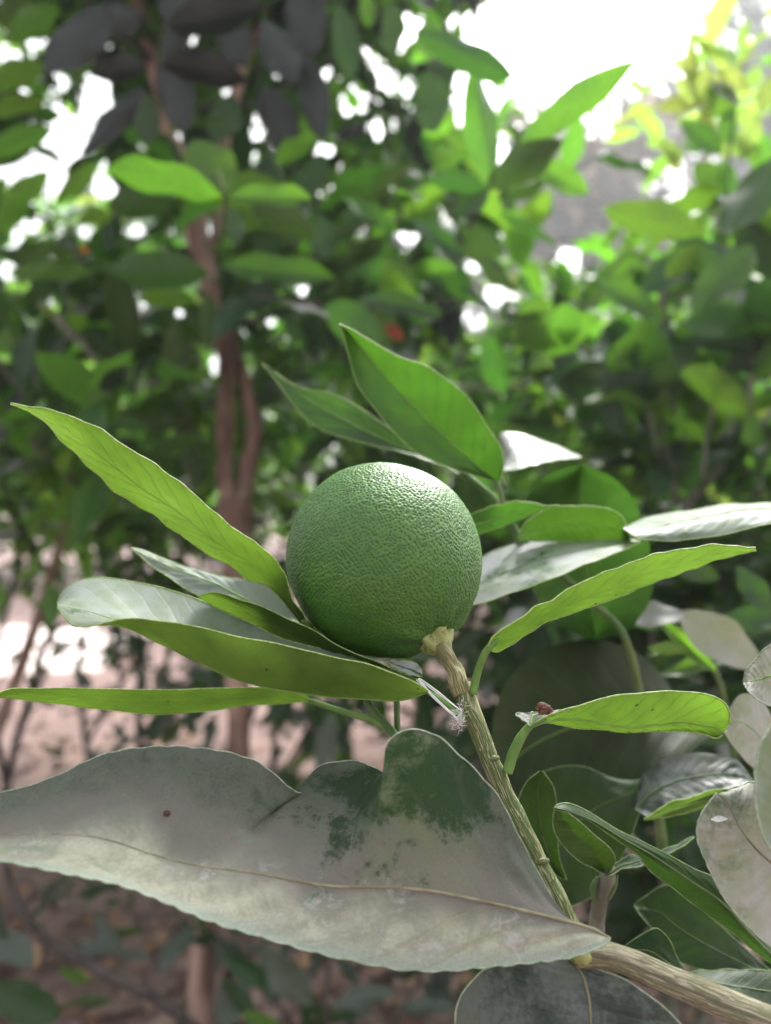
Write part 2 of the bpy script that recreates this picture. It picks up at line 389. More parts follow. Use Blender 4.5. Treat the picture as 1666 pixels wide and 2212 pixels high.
def stem_mat(name, green, cream, dens, thr, browner=0.0):
    """green bark split by long cream fissures; uv.x round, uv.y along in metres"""
    m, nt = new_mat(name); g = NG(nt)
    tc = g.n('ShaderNodeTexCoord')
    sep = g.n('ShaderNodeSeparateXYZ'); nt.links.new(tc.outputs['UV'], sep.inputs[0])
    an = g.math('MULTIPLY', sep.outputs[0], 2 * math.pi)
    cb = g.n('ShaderNodeCombineXYZ')
    g.set(cb.inputs[0], g.math('MULTIPLY', g.math('COSINE', an), dens)); g.set(cb.inputs[1], g.math('MULTIPLY', g.math('SINE', an), dens))
    g.set(cb.inputs[2], g.math('MULTIPLY', sep.outputs[1], 95.0))
    nz = g.noise(cb.outputs[0], 1.0, 3, 0.5, dist=0.5)
    rid = g.math('ABSOLUTE', g.math('SUBTRACT', nz, 0.5))
    line = g.math('SUBTRACT', 1.0, g.ramp(rid, thr * 0.4, thr))
    fine = g.noise(tc.outputs['Object'], 900, 4, 0.6)
    br = g.ramp(g.noise(tc.outputs['Object'], 90, 3), 0.5, 0.62)
    gc = g.mix(fine, [c * 0.7 for c in green], [c * 1.3 for c in green])
    gc = g.mix(g.math('MULTIPLY', br, browner), gc, (0.17, 0.11, 0.06))
    c = g.mix(line, gc, g.mix(fine, [c * 0.75 for c in cream], cream))
    p = g.n('ShaderNodeBsdfPrincipled'); nt.links.new(c, p.inputs['Base Color']); p.inputs['Roughness'].default_value = 0.6
    p.inputs['Specular IOR Level'].default_value = 0.3
    bp = g.n('ShaderNodeBump'); bp.inputs['Distance'].default_value = 0.0004; bp.inputs['Strength'].default_value = 0.8
    g.set(bp.inputs['Height'], g.math('ADD', line, g.math('MULTIPLY', fine, 0.6)))
    nt.links.new(bp.outputs[0], p.inputs['Normal'])
    out = g.n('ShaderNodeOutputMaterial'); nt.links.new(p.outputs[0], out.inputs[0])
    return m
M['stem'] = stem_mat('striped_green_stem', (0.075, 0.12, 0.032), (0.52, 0.47, 0.28), 5.0, 0.038, 0.2)
M['corky'] = stem_mat('corky_fruit_stalk', (0.13, 0.14, 0.05), (0.38, 0.32, 0.17), 3.6, 0.07, 0.8)
M['oldstem'] = stem_mat('tan_branch', (0.13, 0.135, 0.07), (0.38, 0.34, 0.24), 4.5, 0.07, 0.3)
M['calyx'] = plain_mat('calyx', (0.10, 0.09, 0.028), (0.30, 0.32, 0.12), 650, 0.6, 0.0005, lo=0.3, hi=0.5)

# ------------------------------------------------------------------ ground
def ground():
    m, nt = new_mat('soil_with_dry_litter'); g = NG(nt)
    ob = g.n('ShaderNodeTexCoord').outputs['Object']
    n1 = g.noise(ob, 1.3, 5); n2 = g.noise(ob, 22, 6, 0.7); n3 = g.noise(ob, 90, 4, 0.7)
    c = g.mix(g.ramp(n2, 0.35, 0.65), (0.09, 0.05, 0.043), (0.22, 0.14, 0.13))
    c = g.mix(g.ramp(n3, 0.55, 0.7), c, (0.32, 0.235, 0.22))
    c = g.mix(g.ramp(n1, 0.45, 0.65), c, (0.24, 0.155, 0.14), 'MIX')
    p = g.n('ShaderNodeBsdfPrincipled'); nt.links.new(c, p.inputs['Base Color']); p.inputs['Roughness'].default_value = 0.9
    bp = g.n('ShaderNodeBump'); bp.inputs['Distance'].default_value = 0.02; nt.links.new(n2, bp.inputs['Height']); nt.links.new(bp.outputs[0], p.inputs['Normal'])
    out = g.n('ShaderNodeOutputMaterial'); nt.links.new(p.outputs[0], out.inputs[0])
    V, F = [], []
    xs = np.unique(np.concatenate([np.linspace(-150, -10, 15), np.linspace(-10, 10, 61), np.linspace(10, 150, 15)]))
    ys = np.unique(np.concatenate([np.linspace(-60, -3, 8), np.linspace(-3, 14, 52), np.linspace(14, 260, 18)]))
    for y in ys:
        for x in xs: V.append((x, y, 0.05 * noise.noise(Vector((x * 0.8, y * 0.8, 0)))))
    nx = len(xs)
    for j in range(len(ys) - 1):
        for i in range(nx - 1): F.append((j * nx + i, j * nx + i + 1, (j + 1) * nx + i + 1, (j + 1) * nx + i))
    o = mesh_obj('ground', V, F, m, origin=Vector((0, 0, 0))); o['kind'] = 'structure'
    pm = plain_mat('sunlit_pale_sand', (0.60, 0.50, 0.48), (0.74, 0.65, 0.62), 9, 0.9)  # pale sand, with the sunlight on open ground put into its colour
    V, F = [], []
    for i in range(41):
        t = i / 40
        x = -9 + 7.3 * t
        w_ = 1.6 * (1 - 0.55 * t ** 2) + 0.25 * noise.noise(Vector((x * 2, 0, 3)))
        cy = 5.6 - 0.3 * t
        for k in range(7): V.append((x, cy + (k / 6 * 2 - 1) * w_, 0.055 + 0.012 * noise.noise(Vector((x, k, 1))) - 0.05 * (abs(k - 3) == 3)))
    for i in range(40):
        for k in range(6): F.append((i * 7 + k, (i + 1) * 7 + k, (i + 1) * 7 + k + 1, i * 7 + k + 1))
    o = mesh_obj('path', V, F, pm, origin=Vector((0, 0, 0))); o['kind'] = 'structure'
ground()

# ------------------------------------------------------------------ generic leaves (shared meshes)
def leaf_template(nu, nv, wid, curl, fold, twist, wave, seed):
    V, UV, F = [], [], []
    for i in range(nu + 1):
        u = i / nu
        wv = (max(u, 0) ** 0.78) * ((1 - u) ** 0.80) / 0.335 * wid * 0.46
        if i == 0: wv = 0.012
        if i == nu: wv = 0.002
        z0 = -curl * (u ** 2) + 0.02 * math.sin(u * 5 + seed)
        for k in range(nv + 1):
            v = k / nv * 2 - 1
            y = wv * v
            z = z0 + fold * abs(y) + wave * wid * math.sin(u * 11 + seed + (v > 0) * 2) * v * v * (wv / wid * 2)
            a = twist * u
            V.append((u, y * math.cos(a), z + y * math.sin(a))); UV.append((u, v * 0.5 + 0.5))
    for i in range(nu):
        for k in range(nv):
            a = i * (nv + 1) + k
            F.append((a, a + nv + 1, a + nv + 2, a + 1))
    return np.array(V), np.array(UV), np.array(F)
TPL = [leaf_template(7, 4, *a) for a in [(0.44, 0.12, 0.35, 0.2, 0.12, 1), (0.50, 0.22, 0.2, -0.3, 0.15, 2), (0.40, 0.05, 0.5, 0.4, 0.1, 3),
                                        (0.47, 0.30, 0.3, 0.1, 0.18, 4), (0.42, -0.08, 0.25, -0.15, 0.14, 5), (0.52, 0.16, 0.45, -0.4, 0.1, 6)]]
TPH = [leaf_template(18, 8, *a) for a in [(0.44, 0.12, 0.3, 0.2, 0.10, 1), (0.50, 0.20, 0.2, -0.25, 0.12, 2), (0.42, 0.06, 0.4, 0.3, 0.1, 3)]]
TPS = [leaf_template(3, 2, *a) for a in [(0.5, 0.15, 0.3, 0.2, 0.1, 1), (0.55, 0.25, 0.2, -0.3, 0.1, 2)]]
_cache = {}
def leaf_mesh(kind, i, mat):
    key = (kind, i, mat)
    if key not in _cache:
        V, UV, F = {'L': TPL, 'H': TPH, 'S': TPS}[kind][i]
        me = bpy.data.meshes.new('leaf_blade')
        me.from_pydata(V.tolist(), [], F.tolist())
        me.polygons.foreach_set('use_smooth', [True] * len(me.polygons))
        ul = me.uv_layers.new(name='UVMap')
        ul.data.foreach_set('uv', UV[F.ravel()].astype(np.float32).ravel())
        me.materials.append(M[mat]); me.update()
        _cache[key] = me
    return _cache[key]

def frame(X, N):
    X = X.normalized(); Y = N.cross(X)
    if Y.length < 1e-4: Y = Vector((0, 0, 1)).cross(X)
    Y.normalize(); Z = X.cross(Y)
    return Matrix((X, Y, Z)).transposed()

def leaf_obj(parent, kind, i, mat, base, X, N, length, wscale=1.0):
    o = bpy.data.objects.new('leaf', leaf_mesh(kind, i, mat))
    COL.objects.link(o)
    o.parent = parent
    o.location = base - parent.location
    o.rotation_mode = 'QUATERNION'
    o.rotation_quaternion = frame(X, N).to_quaternion()
    o.scale = (length, length * wscale, length)
    return o

def stuff_leaves(name, parent, items, mats, tpls, origin):
    """items: (mat_index, tpl, base, X, N, length) joined into one mesh"""
    Vs, Fs, UVs, MI = [], [], [], []
    off = 0
    for mi, ti, b, X, N, L in items:
        V, UV, F = tpls[ti]
        Rm = np.array(frame(X, N))
        Vs.append((V * L) @ Rm.T + np.array(b - origin)); Fs.append(F + off); UVs.append(UV[F.ravel()]); MI.append(np.full(len(F), mi))
        off += len(V)
    if not Vs: return None
    Vs = np.concatenate(Vs).astype(np.float32); Fs = np.concatenate(Fs).astype(np.int32); UVs = np.concatenate(UVs).astype(np.float32); MI = np.concatenate(MI).astype(np.int32)
    me = bpy.data.meshes.new(name)
    me.vertices.add(len(Vs)); me.vertices.foreach_set('co', Vs.ravel())
    me.loops.add(Fs.size); me.loops.foreach_set('vertex_index', Fs.ravel())
    me.polygons.add(len(Fs)); me.polygons.foreach_set('loop_start', np.arange(0, Fs.size, 4, dtype=np.int32))
    me.polygons.foreach_set('loop_total', np.full(len(Fs), 4, dtype=np.int32))
    for k in mats: me.materials.append(M[k])
    me.polygons.foreach_set('material_index', MI); me.polygons.foreach_set('use_smooth', np.ones(len(Fs), dtype=bool))
    ul = me.uv_layers.new(name='UVMap'); ul.data.foreach_set('uv', UVs.ravel())
    me.update(calc_edges=True)
    o = bpy.data.objects.new(name, me); COL.objects.link(o)
    if parent is not None:
        o.parent = parent; o.location = origin - parent.location
    else: o.location = origin
    o['kind'] = 'stuff'
    return o

# openings in the canopy where the white sky shows (photo px: x, y, rx, ry)
GAPS = [(215, 205, 48, 34), (180, 265, 32, 60), (130, 300, 34, 55), (105, 385, 42, 48), (35, 375, 30, 36), (210, 400, 34, 26), (75, 95, 13, 17),
        (20, 130, 20, 10), (836, 170, 32, 34), (880, 75, 20, 66), (886, 190, 15, 24), (820, 285, 20, 36), (1015, 235, 46, 50), (1000, 180, 34, 24), (750, 236, 13, 15),
        (790, 110, 11, 14), (774, 202, 9, 12), (703, 160, 9, 12), (462, 131, 11, 14), (487, 190, 8, 8), (700, 330, 8, 26), (545, 292, 16, 16),
        (771, 490, 13, 14), (1075, 632, 34, 36), (1025, 574, 22, 16), (1022, 692, 30, 26), (370, 405, 20, 22), (186, 500, 14, 16), (290, 498, 28, 12),
        (380, 666, 24, 12), (300, 664, 14, 10), (465, 788, 12, 14), (585, 697, 8, 8), (85, 652, 12, 12), (10, 585, 12, 12), (880, 515, 34, 12), (55, 205, 12, 14),
        (125, 165, 10, 22), (240, 410, 12, 20), (525, 716, 8, 8), (380, 300, 7, 9), (640, 470, 14, 26), (655, 625, 12, 12), (1235, 560, 50, 34), (1080, 330, 20, 60),
        (450, 500, 8, 8), (560, 240, 6, 6), (930, 100, 10, 12), (640, 90, 7, 7), (600, 160, 7, 7), (520, 60, 6, 6), (410, 90, 6, 6), (150, 330, 8, 8), (60, 480, 10, 8)]
def proj(p):
    return 833 + p.x / p.y * 1666, 1106 - (p.z - CZ) / p.y * 1666
OPEN = [(1190, 85, 215, 125), (1370, 50, 110, 110)]
def blocked(b, X, L, slack=1.0, gaps=True):
    if b.y < 0.15: return True
    t = b + X.normalized() * L
    if t.y < 0.15: return True
    ax, ay = proj(b); bx, by = proj(t)
    rr = 0.13 * L / b.y * 1666
    lst = ([(q[0], q[1], q[2] * 0.62, q[3] * 0.62) for q in GAPS] if gaps else []) + OPEN
    for gx, gy, rx, ry in lst:
        dx, dy = bx - ax, by - ay
        q = dx * dx + dy * dy + 1e-6
        k = max(0, min(1, ((gx - ax) * dx + (gy - ay) * dy) / q))
        ex, ey = ax + k * dx - gx, ay + k * dy - gy
        if (ex / (rx * slack + rr)) ** 2 + (ey / (ry * slack + rr)) ** 2 < 1: return True
    return False

def in_frame(p, m=60):
    if p.y < 0.05: return False
    x, y = proj(p)
    return -m < x < 1666 + m and -m < y < 2212 + m

CLEAR = lambda p: proj(p)[1] < 575 and 1120 < proj(p)[0] < 1560        # air between the near trees and the far ones
def grow(tree, blobs, mats, wts, lmin, lmax, twigmat='twig', maxobj=300, tpls='L', per=(5, 9), gaps=True, up=0.55, twigs=True, avoid=None, slack=1.0):
    """twigs with alternate leaves inside ellipsoids; largest in view become single leaves, the others one mass"""
    items, tw = [], []
    names = list(mats); wts = np.array(wts) / sum(wts)
    for (c, rad, ntw) in blobs:
        c = Vector(c)
        for _ in range(ntw):
            dv = Vector(rng.normal(size=3)).normalized() * (rng.random() ** 0.45)
            b = c + Vector((dv.x * rad[0], dv.y * rad[1], dv.z * rad[2]))
            dirn = (Vector((dv.x, dv.y, dv.z * 0.5 + up)) + Vector(rng.normal(size=3)) * 0.5).normalized()
            n = int(rng.integers(per[0], per[1] + 1)); ll = lmin + (lmax - lmin) * rng.random()
            step = ll * 0.42
            mi = int(rng.choice(len(names), p=wts))
            pts = []; cur = b.copy(); d_ = dirn.copy(); an = rng.random() * 6.28
            for k in range(n):
                pts.append(cur.copy())
                a = d_.cross(Vector((0, 0, 1)));
                if a.length < 0.1: a = Vector((1, 0, 0))
                a.normalize(); bb = d_.cross(a)
                an += 2.4
                out = a * math.cos(an) + bb * math.sin(an)
                X = (out * 0.9 + d_ * 0.7 + Vector((0, 0, -0.25 * rng.random()))).normalized()
                N = (Vector((0, 0, 1)) + Vector(rng.normal(size=3)) * 0.45 + d_ * 0.3).normalized()
                L = ll * (0.7 + 0.45 * rng.random())
                m2 = mi if rng.random() < 0.7 else int(rng.choice(len(names), p=wts))
                if not (slack > 0 and blocked(cur, X, L, slack, gaps)) and not (avoid and avoid(cur + X * L * 0.5)):
                    items.append((m2, int(rng.integers(0, len(TPL if tpls == 'L' else TPS))), cur.copy(), X, N, L))
                d_ = (d_ + Vector(rng.normal(size=3)) * 0.12).normalized()
                cur = cur + d_ * step
            if twigs: tw.append((pts, ll))
    vis = [it for it in items if in_frame(it[2] + it[3] * it[5] * 0.5)]
    ids = {id(x) for x in vis}
    rest = [it for it in items if id(it) not in ids]
    vis.sort(key=lambda it: it[2].y / it[5])
    for it in vis[:maxobj]:
        leaf_obj(tree, tpls, it[1], names[it[0]], it[2], it[3], it[4], it[5])
    rest += vis[maxobj:]
    stuff_leaves('foliage', tree, rest, names, TPL if tpls == 'L' else TPS, tree.location.copy())
    if tw:
        V, F = [], []
        for pts, ll in tw:
            if len(pts) < 3: continue
            if any(blocked(p, Vector((0, 0, 1)), 0.001, 0.8) for p in pts[:1]) : continue
            path = [(*p, 0.0016 * (1 - 0.6 * i / len(pts)) * ll / 0.08) for i, p in enumerate(pts)]
            v, f, _ = tube_geo(path, len(pts), 4)
            o = len(V); V += v; F += [tuple(x + o for x in ff) for ff in f]
        if V:
            t = mesh_obj('twigs', V, F, M[twigmat], tree, origin=tree.location.copy()); t['kind'] = 'stuff'
    return tree

def hand(tree, specs):
    """(base x, base y, tip x, tip y, width px, depth, material, roll degrees, tip depth shift)"""
    for s in specs:
        bx, by, tx, ty, wd, dep, mat = s[:7]
        roll = s[7] if len(s) > 7 else random.uniform(-25, 25)
        dz = s[8] if len(s) > 8 else random.uniform(-0.15, 0.1) * 0.08
        a = P(bx, by, dep); b = P(tx, ty, dep + dz)
        X = b - a; L = X.length
        N0 = -(a - Vector((0, 0, CZ))).normalized()            # towards the lens
        N = Matrix.Rotation(R(roll), 3, X.normalized()) @ N0
        if N.z < 0 and abs(N.z) > 0.25: N = -N
        wpx = math.hypot(tx - bx, ty - by)
        ws = wd / max(wpx, 1) / 0.46 / max(0.35, abs(math.cos(R(roll))))
        ws *= wpx / 1666 * dep / L
        leaf_obj(tree, 'H', random.randrange(3), mat, a, X, N, L, ws)

# ------------------------------------------------------------------ trees behind
def tree_thing(name, x, y, label, cat='tree', group=None):
    return empty(name, Vector((x, y, 0.0)), label, cat, group)

# -- the near tree with the pinkish double trunk
T1 = tree_thing('citrus_tree', P(440, 0, 1.25).x, 1.25, 'citrus tree with pinkish forked trunk rising behind the green fruit on the left')
tube('trunk', ppath([(425, 2420, 1.3, 30), (430, 2212, 1.27, 30), (445, 2000, 1.25, 30), (495, 1800, 1.24, 27), (512, 1640, 1.22, 24), (516, 1400, 1.22, 25), (512, 1200, 1.22, 27), (508, 1110, 1.22, 36), (508, 1075, 1.22, 40)]), M['bark'], T1, 60, 16, 0.25)
tube('trunk', ppath([(500, 1110, 1.22, 20), (488, 1050, 1.22, 18), (486, 960, 1.22, 18), (488, 860, 1.22, 18), (488, 790, 1.22, 17), (476, 730, 1.22, 16), (460, 660, 1.21, 17), (450, 590, 1.2, 21), (430, 520, 1.2, 26), (418, 440, 1.2, 26), (398, 360, 1.2, 19), (372, 300, 1.2, 15), (352, 240, 1.2, 13), (332, 150, 1.2, 12), (312, 60, 1.2, 12), (290, -20, 1.2, 12), (270, -120, 1.2, 10)]), M['bark'], T1, 90, 14, 0.3, 2)
tube('trunk', ppath([(512, 1110, 1.23, 22), (528, 1050, 1.24, 20), (543, 980, 1.25, 20), (550, 930, 1.25, 18), (540, 870, 1.25, 17), (528, 820, 1.25, 16), (505, 760, 1.25, 14), (495, 700, 1.26, 12)]), M['bark'], T1, 50, 14, 0.3, 4)
tube('branch', ppath([(450, 590, 1.2, 14), (470, 480, 1.22, 12), (488, 300, 1.25, 11), (515, 180, 1.26, 13), (545, 90, 1.27, 13), (568, 20, 1.28, 11), (590, -80, 1.3, 9)]), M['bark'], T1, 40, 10, 0.2, 6)
tube('branch', ppath([(495, 700, 1.25, 10), (560, 690, 1.2, 8), (640, 660, 1.15, 7), (720, 640, 1.1, 7), (800, 540, 1.1, 7), (900, 430, 1.1, 6), (960, 350, 1.1, 5)]), M['darktwig'], T1, 40, 8, 0.2, 7)
tube('branch', ppath([(330, 130, 1.2, 8), (250, 60, 1.1, 6), (180, 0, 1.0, 5)]), M['darktwig'], T1, 20, 8)
tube('branch', ppath([(478, 520, 0.72, 7), (485, 470, 0.66, 6), (487, 425, 0.62, 5), (470, 370, 0.62, 4)]), M['greentwig'], T1, 20, 8)
tube('branch', ppath([(980, 560, 0.9, 6), (1010, 500, 0.85, 6), (1055, 410, 0.7, 5), (1100, 340, 0.66, 4), (1135, 315, 0.62, 3)]), M['darktwig'], T1, 24, 8)
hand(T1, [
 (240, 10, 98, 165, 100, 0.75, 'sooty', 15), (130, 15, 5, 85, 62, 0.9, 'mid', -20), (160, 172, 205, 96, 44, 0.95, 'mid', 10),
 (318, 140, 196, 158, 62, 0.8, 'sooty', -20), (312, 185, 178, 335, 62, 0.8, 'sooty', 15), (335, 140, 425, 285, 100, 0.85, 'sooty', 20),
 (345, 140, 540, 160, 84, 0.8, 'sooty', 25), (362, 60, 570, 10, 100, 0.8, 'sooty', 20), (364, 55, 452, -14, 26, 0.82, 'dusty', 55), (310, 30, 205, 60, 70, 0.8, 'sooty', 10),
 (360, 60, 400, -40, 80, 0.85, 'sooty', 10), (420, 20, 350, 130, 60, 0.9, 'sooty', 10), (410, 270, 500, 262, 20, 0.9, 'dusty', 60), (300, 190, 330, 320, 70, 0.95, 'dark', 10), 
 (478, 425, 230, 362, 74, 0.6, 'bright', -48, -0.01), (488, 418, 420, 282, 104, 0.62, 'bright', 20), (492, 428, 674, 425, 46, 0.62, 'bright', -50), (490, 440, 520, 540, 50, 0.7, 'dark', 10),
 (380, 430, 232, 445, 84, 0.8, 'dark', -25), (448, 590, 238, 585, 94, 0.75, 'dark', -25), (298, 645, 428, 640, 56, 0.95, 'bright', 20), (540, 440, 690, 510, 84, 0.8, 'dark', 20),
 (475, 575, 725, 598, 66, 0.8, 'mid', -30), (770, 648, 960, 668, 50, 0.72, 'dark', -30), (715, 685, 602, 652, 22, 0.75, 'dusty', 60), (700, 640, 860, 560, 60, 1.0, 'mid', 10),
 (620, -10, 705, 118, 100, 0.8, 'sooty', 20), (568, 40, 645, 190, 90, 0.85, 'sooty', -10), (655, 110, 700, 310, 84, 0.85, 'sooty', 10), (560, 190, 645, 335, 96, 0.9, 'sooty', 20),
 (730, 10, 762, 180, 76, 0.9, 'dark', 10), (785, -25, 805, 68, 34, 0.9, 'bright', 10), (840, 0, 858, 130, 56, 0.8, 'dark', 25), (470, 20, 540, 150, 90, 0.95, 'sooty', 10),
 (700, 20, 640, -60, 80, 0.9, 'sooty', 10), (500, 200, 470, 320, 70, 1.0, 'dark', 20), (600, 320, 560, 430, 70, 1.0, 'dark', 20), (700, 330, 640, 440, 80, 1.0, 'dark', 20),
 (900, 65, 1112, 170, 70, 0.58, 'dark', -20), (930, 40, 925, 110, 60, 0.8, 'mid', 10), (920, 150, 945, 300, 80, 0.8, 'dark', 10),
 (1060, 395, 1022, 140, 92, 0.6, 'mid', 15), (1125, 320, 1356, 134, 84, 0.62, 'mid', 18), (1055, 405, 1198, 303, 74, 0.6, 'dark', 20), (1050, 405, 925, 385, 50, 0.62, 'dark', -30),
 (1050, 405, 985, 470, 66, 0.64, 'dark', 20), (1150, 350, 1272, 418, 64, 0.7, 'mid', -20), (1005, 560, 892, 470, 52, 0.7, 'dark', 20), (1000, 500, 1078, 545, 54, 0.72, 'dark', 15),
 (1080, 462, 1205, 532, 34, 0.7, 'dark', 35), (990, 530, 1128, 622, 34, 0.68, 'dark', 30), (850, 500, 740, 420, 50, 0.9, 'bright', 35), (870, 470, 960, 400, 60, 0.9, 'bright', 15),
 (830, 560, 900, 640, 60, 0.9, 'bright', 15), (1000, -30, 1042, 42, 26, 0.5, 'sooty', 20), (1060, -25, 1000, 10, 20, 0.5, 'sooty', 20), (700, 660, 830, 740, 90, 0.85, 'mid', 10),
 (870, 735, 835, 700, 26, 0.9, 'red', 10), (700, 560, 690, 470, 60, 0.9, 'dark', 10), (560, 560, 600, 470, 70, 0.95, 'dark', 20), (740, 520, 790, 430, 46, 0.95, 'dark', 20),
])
cx = P(450, 0, 1.35).x
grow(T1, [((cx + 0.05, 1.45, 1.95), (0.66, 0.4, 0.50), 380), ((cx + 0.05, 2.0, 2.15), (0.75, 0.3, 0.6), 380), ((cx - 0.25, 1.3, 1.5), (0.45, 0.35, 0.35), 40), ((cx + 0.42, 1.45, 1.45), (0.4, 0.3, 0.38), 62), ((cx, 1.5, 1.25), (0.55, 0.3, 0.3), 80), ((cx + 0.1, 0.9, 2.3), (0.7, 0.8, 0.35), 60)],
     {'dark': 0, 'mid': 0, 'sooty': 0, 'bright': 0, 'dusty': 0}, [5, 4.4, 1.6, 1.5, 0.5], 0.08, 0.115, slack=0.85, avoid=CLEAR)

grow(T1, [(tuple(P(190, 870, 1.02)), (0.15, 0.08, 0.13), 16), (tuple(P(700, 620, 1.0)), (0.09, 0.08, 0.10), 9), (tuple(P(900, 560, 1.02)), (0.12, 0.06, 0.10), 8)],
     {'dark': 0, 'mid': 0, 'bright': 0, 'dusty': 0}, [3, 3, 1, 0.5], 0.085, 0.105, slack=0.7, per=(3, 6))
# -- left tree, paler leaves against the sky
T2 = tree_thing('citrus_tree', -1.35, 2.1, 'light green citrus tree at the left edge with white sky showing through it')
tube('trunk', [(-1.35, 2.1, -0.05, 0.035), (-1.32, 2.12, 0.6, 0.03), (-1.4, 2.1, 1.2, 0.024), (-1.3, 2.05, 1.9, 0.016), (-1.2, 2.0, 2.5, 0.01)], M['bark'], T2, 40, 12, 0.25)
tube('branch', [(-1.36, 2.1, 1.0, 0.016), (-1.1, 1.95, 1.35, 0.011), (-0.95, 1.85, 1.7, 0.007)], M['twig'], T2, 20, 8)
tube('branch', ppath([(235, 800, 1.1, 7), (180, 745, 1.1, 8), (125, 690, 1.1, 10), (88, 655, 1.1, 9)]), M['twig'], T2, 20, 8)
hand(T2, [(-30, 190, 95, 130, 56, 1.1, 'lit', 20), (-30, 250, 100, 205, 52, 1.1, 'lit', 30), (-30, 340, 115, 265, 60, 1.1, 'lit', 20), (-20, 520, 62, 420, 56, 1.0, 'lit', 15),
 (30, 555, 188, 540, 40, 0.9, 'dusty', 55), (0, 470, 100, 360, 48, 1.0, 'lit', 20), (20, 590, 180, 575, 50, 0.9, 'lit', -30), (120, 440, 220, 345, 46, 1.0, 'lit', 20),
 (170, 480, 245, 455, 46, 1.0, 'lit', 20), (168, 545, 192, 536, 20, 0.9, 'orange', 20), (90, 655, 120, 688, 26, 1.05, 'yellow', 20), (100, 600, 60, 690, 60, 1.2, 'mid', 20), (20, 760, -30, 690, 60, 1.0, 'lit', 10), (0, 60, 60, -10, 60, 1.1, 'mid', 10), 
 (10, 900, 90, 790, 60, 1.3, 'mid', 10), (60, 990, 150, 870, 20, 1.1, 'dusty', 55), (150, 880, 245, 850, 34, 1.1, 'dusty', 55), (190, 1060, 270, 1050, 30, 1.1, 'dusty', 50)])
grow(T2, [((-1.5, 2.3, 1.75), (0.75, 0.6, 0.85), 190), ((-1.15, 2.2, 1.12), (0.95, 0.5, 0.30), 170), ((-0.95, 1.7, 1.02), (0.75, 0.35, 0.15), 90), ((-2.3, 2.5, 1.6), (0.6, 0.6, 0.9), 60)], {'lit': 0, 'mid': 0, 'dark': 0, 'dusty': 0}, [5, 2.5, 0.6, 0.5], 0.075, 0.11, slack=1.0)

# -- behind the middle
T3 = tree_thing('citrus_tree', 0.15, 3.0, 'dense dark green citrus tree behind the middle of the picture above the fruit')
tube('trunk', [(0.15, 3.0, -0.05, 0.04), (0.12, 3.0, 0.6, 0.034), (0.05, 3.02, 1.3, 0.026), (0.0, 3.0, 2.1, 0.014)], M['bark'], T3, 40, 12, 0.25)
grow(T3, [((-0.15, 3.0, 1.85), (1.0, 0.55, 0.8), 260), ((0.1, 2.7, 1.25), (1.0, 0.5, 0.4), 190), ((-1.0, 3.2, 1.08), (1.0, 0.5, 0.35), 170)], {'mid': 0, 'dark': 0, 'bright': 0, 'yellow': 0, 'dusty': 0, 'lit': 0}, [4, 2.6, 3, 0.4, 0.4, 1.2], 0.08, 0.12, slack=1.0, avoid=CLEAR)

# -- right hand tree with big leaves
T4 = tree_thing('citrus_tree', 0.86, 1.7, 'citrus tree at the right edge with broad leaves and a grey curving stem')
tube('trunk', [(0.92, 1.75, -0.05, 0.03), (0.9, 1.72, 0.5, 0.026), (0.84, 1.7, 1.0, 0.02), (0.9, 1.7, 1.7, 0.012)], M['bark'], T4, 40, 12, 0.25)
tube('branch', ppath([(1478, 1090, 0.95, 9), (1455, 1060, 0.95, 7), (1450, 950, 0.95, 7), (1458, 800, 0.95, 8), (1440, 720, 0.95, 9), (1432, 650, 0.95, 11), (1450, 600, 0.95, 9), (1480, 530, 0.95, 7)]), M['twig'], T4, 40, 8, 0.15)
tube('branch', ppath([(1478, 1095, 0.95, 12), (1530, 1040, 0.95, 9), (1590, 975, 0.95, 9), (1640, 920, 0.96, 8), (1700, 860, 1.0, 8)]), M['twig'], T4, 30, 8, 0.15)
tube('branch', ppath([(1478, 1090, 0.95, 12), (1600, 1250, 1.2, 14), (1720, 1500, 1.5, 16), (1740, 1700, 1.7, 18)]), M['twig'], T4, 30, 8, 0.15)
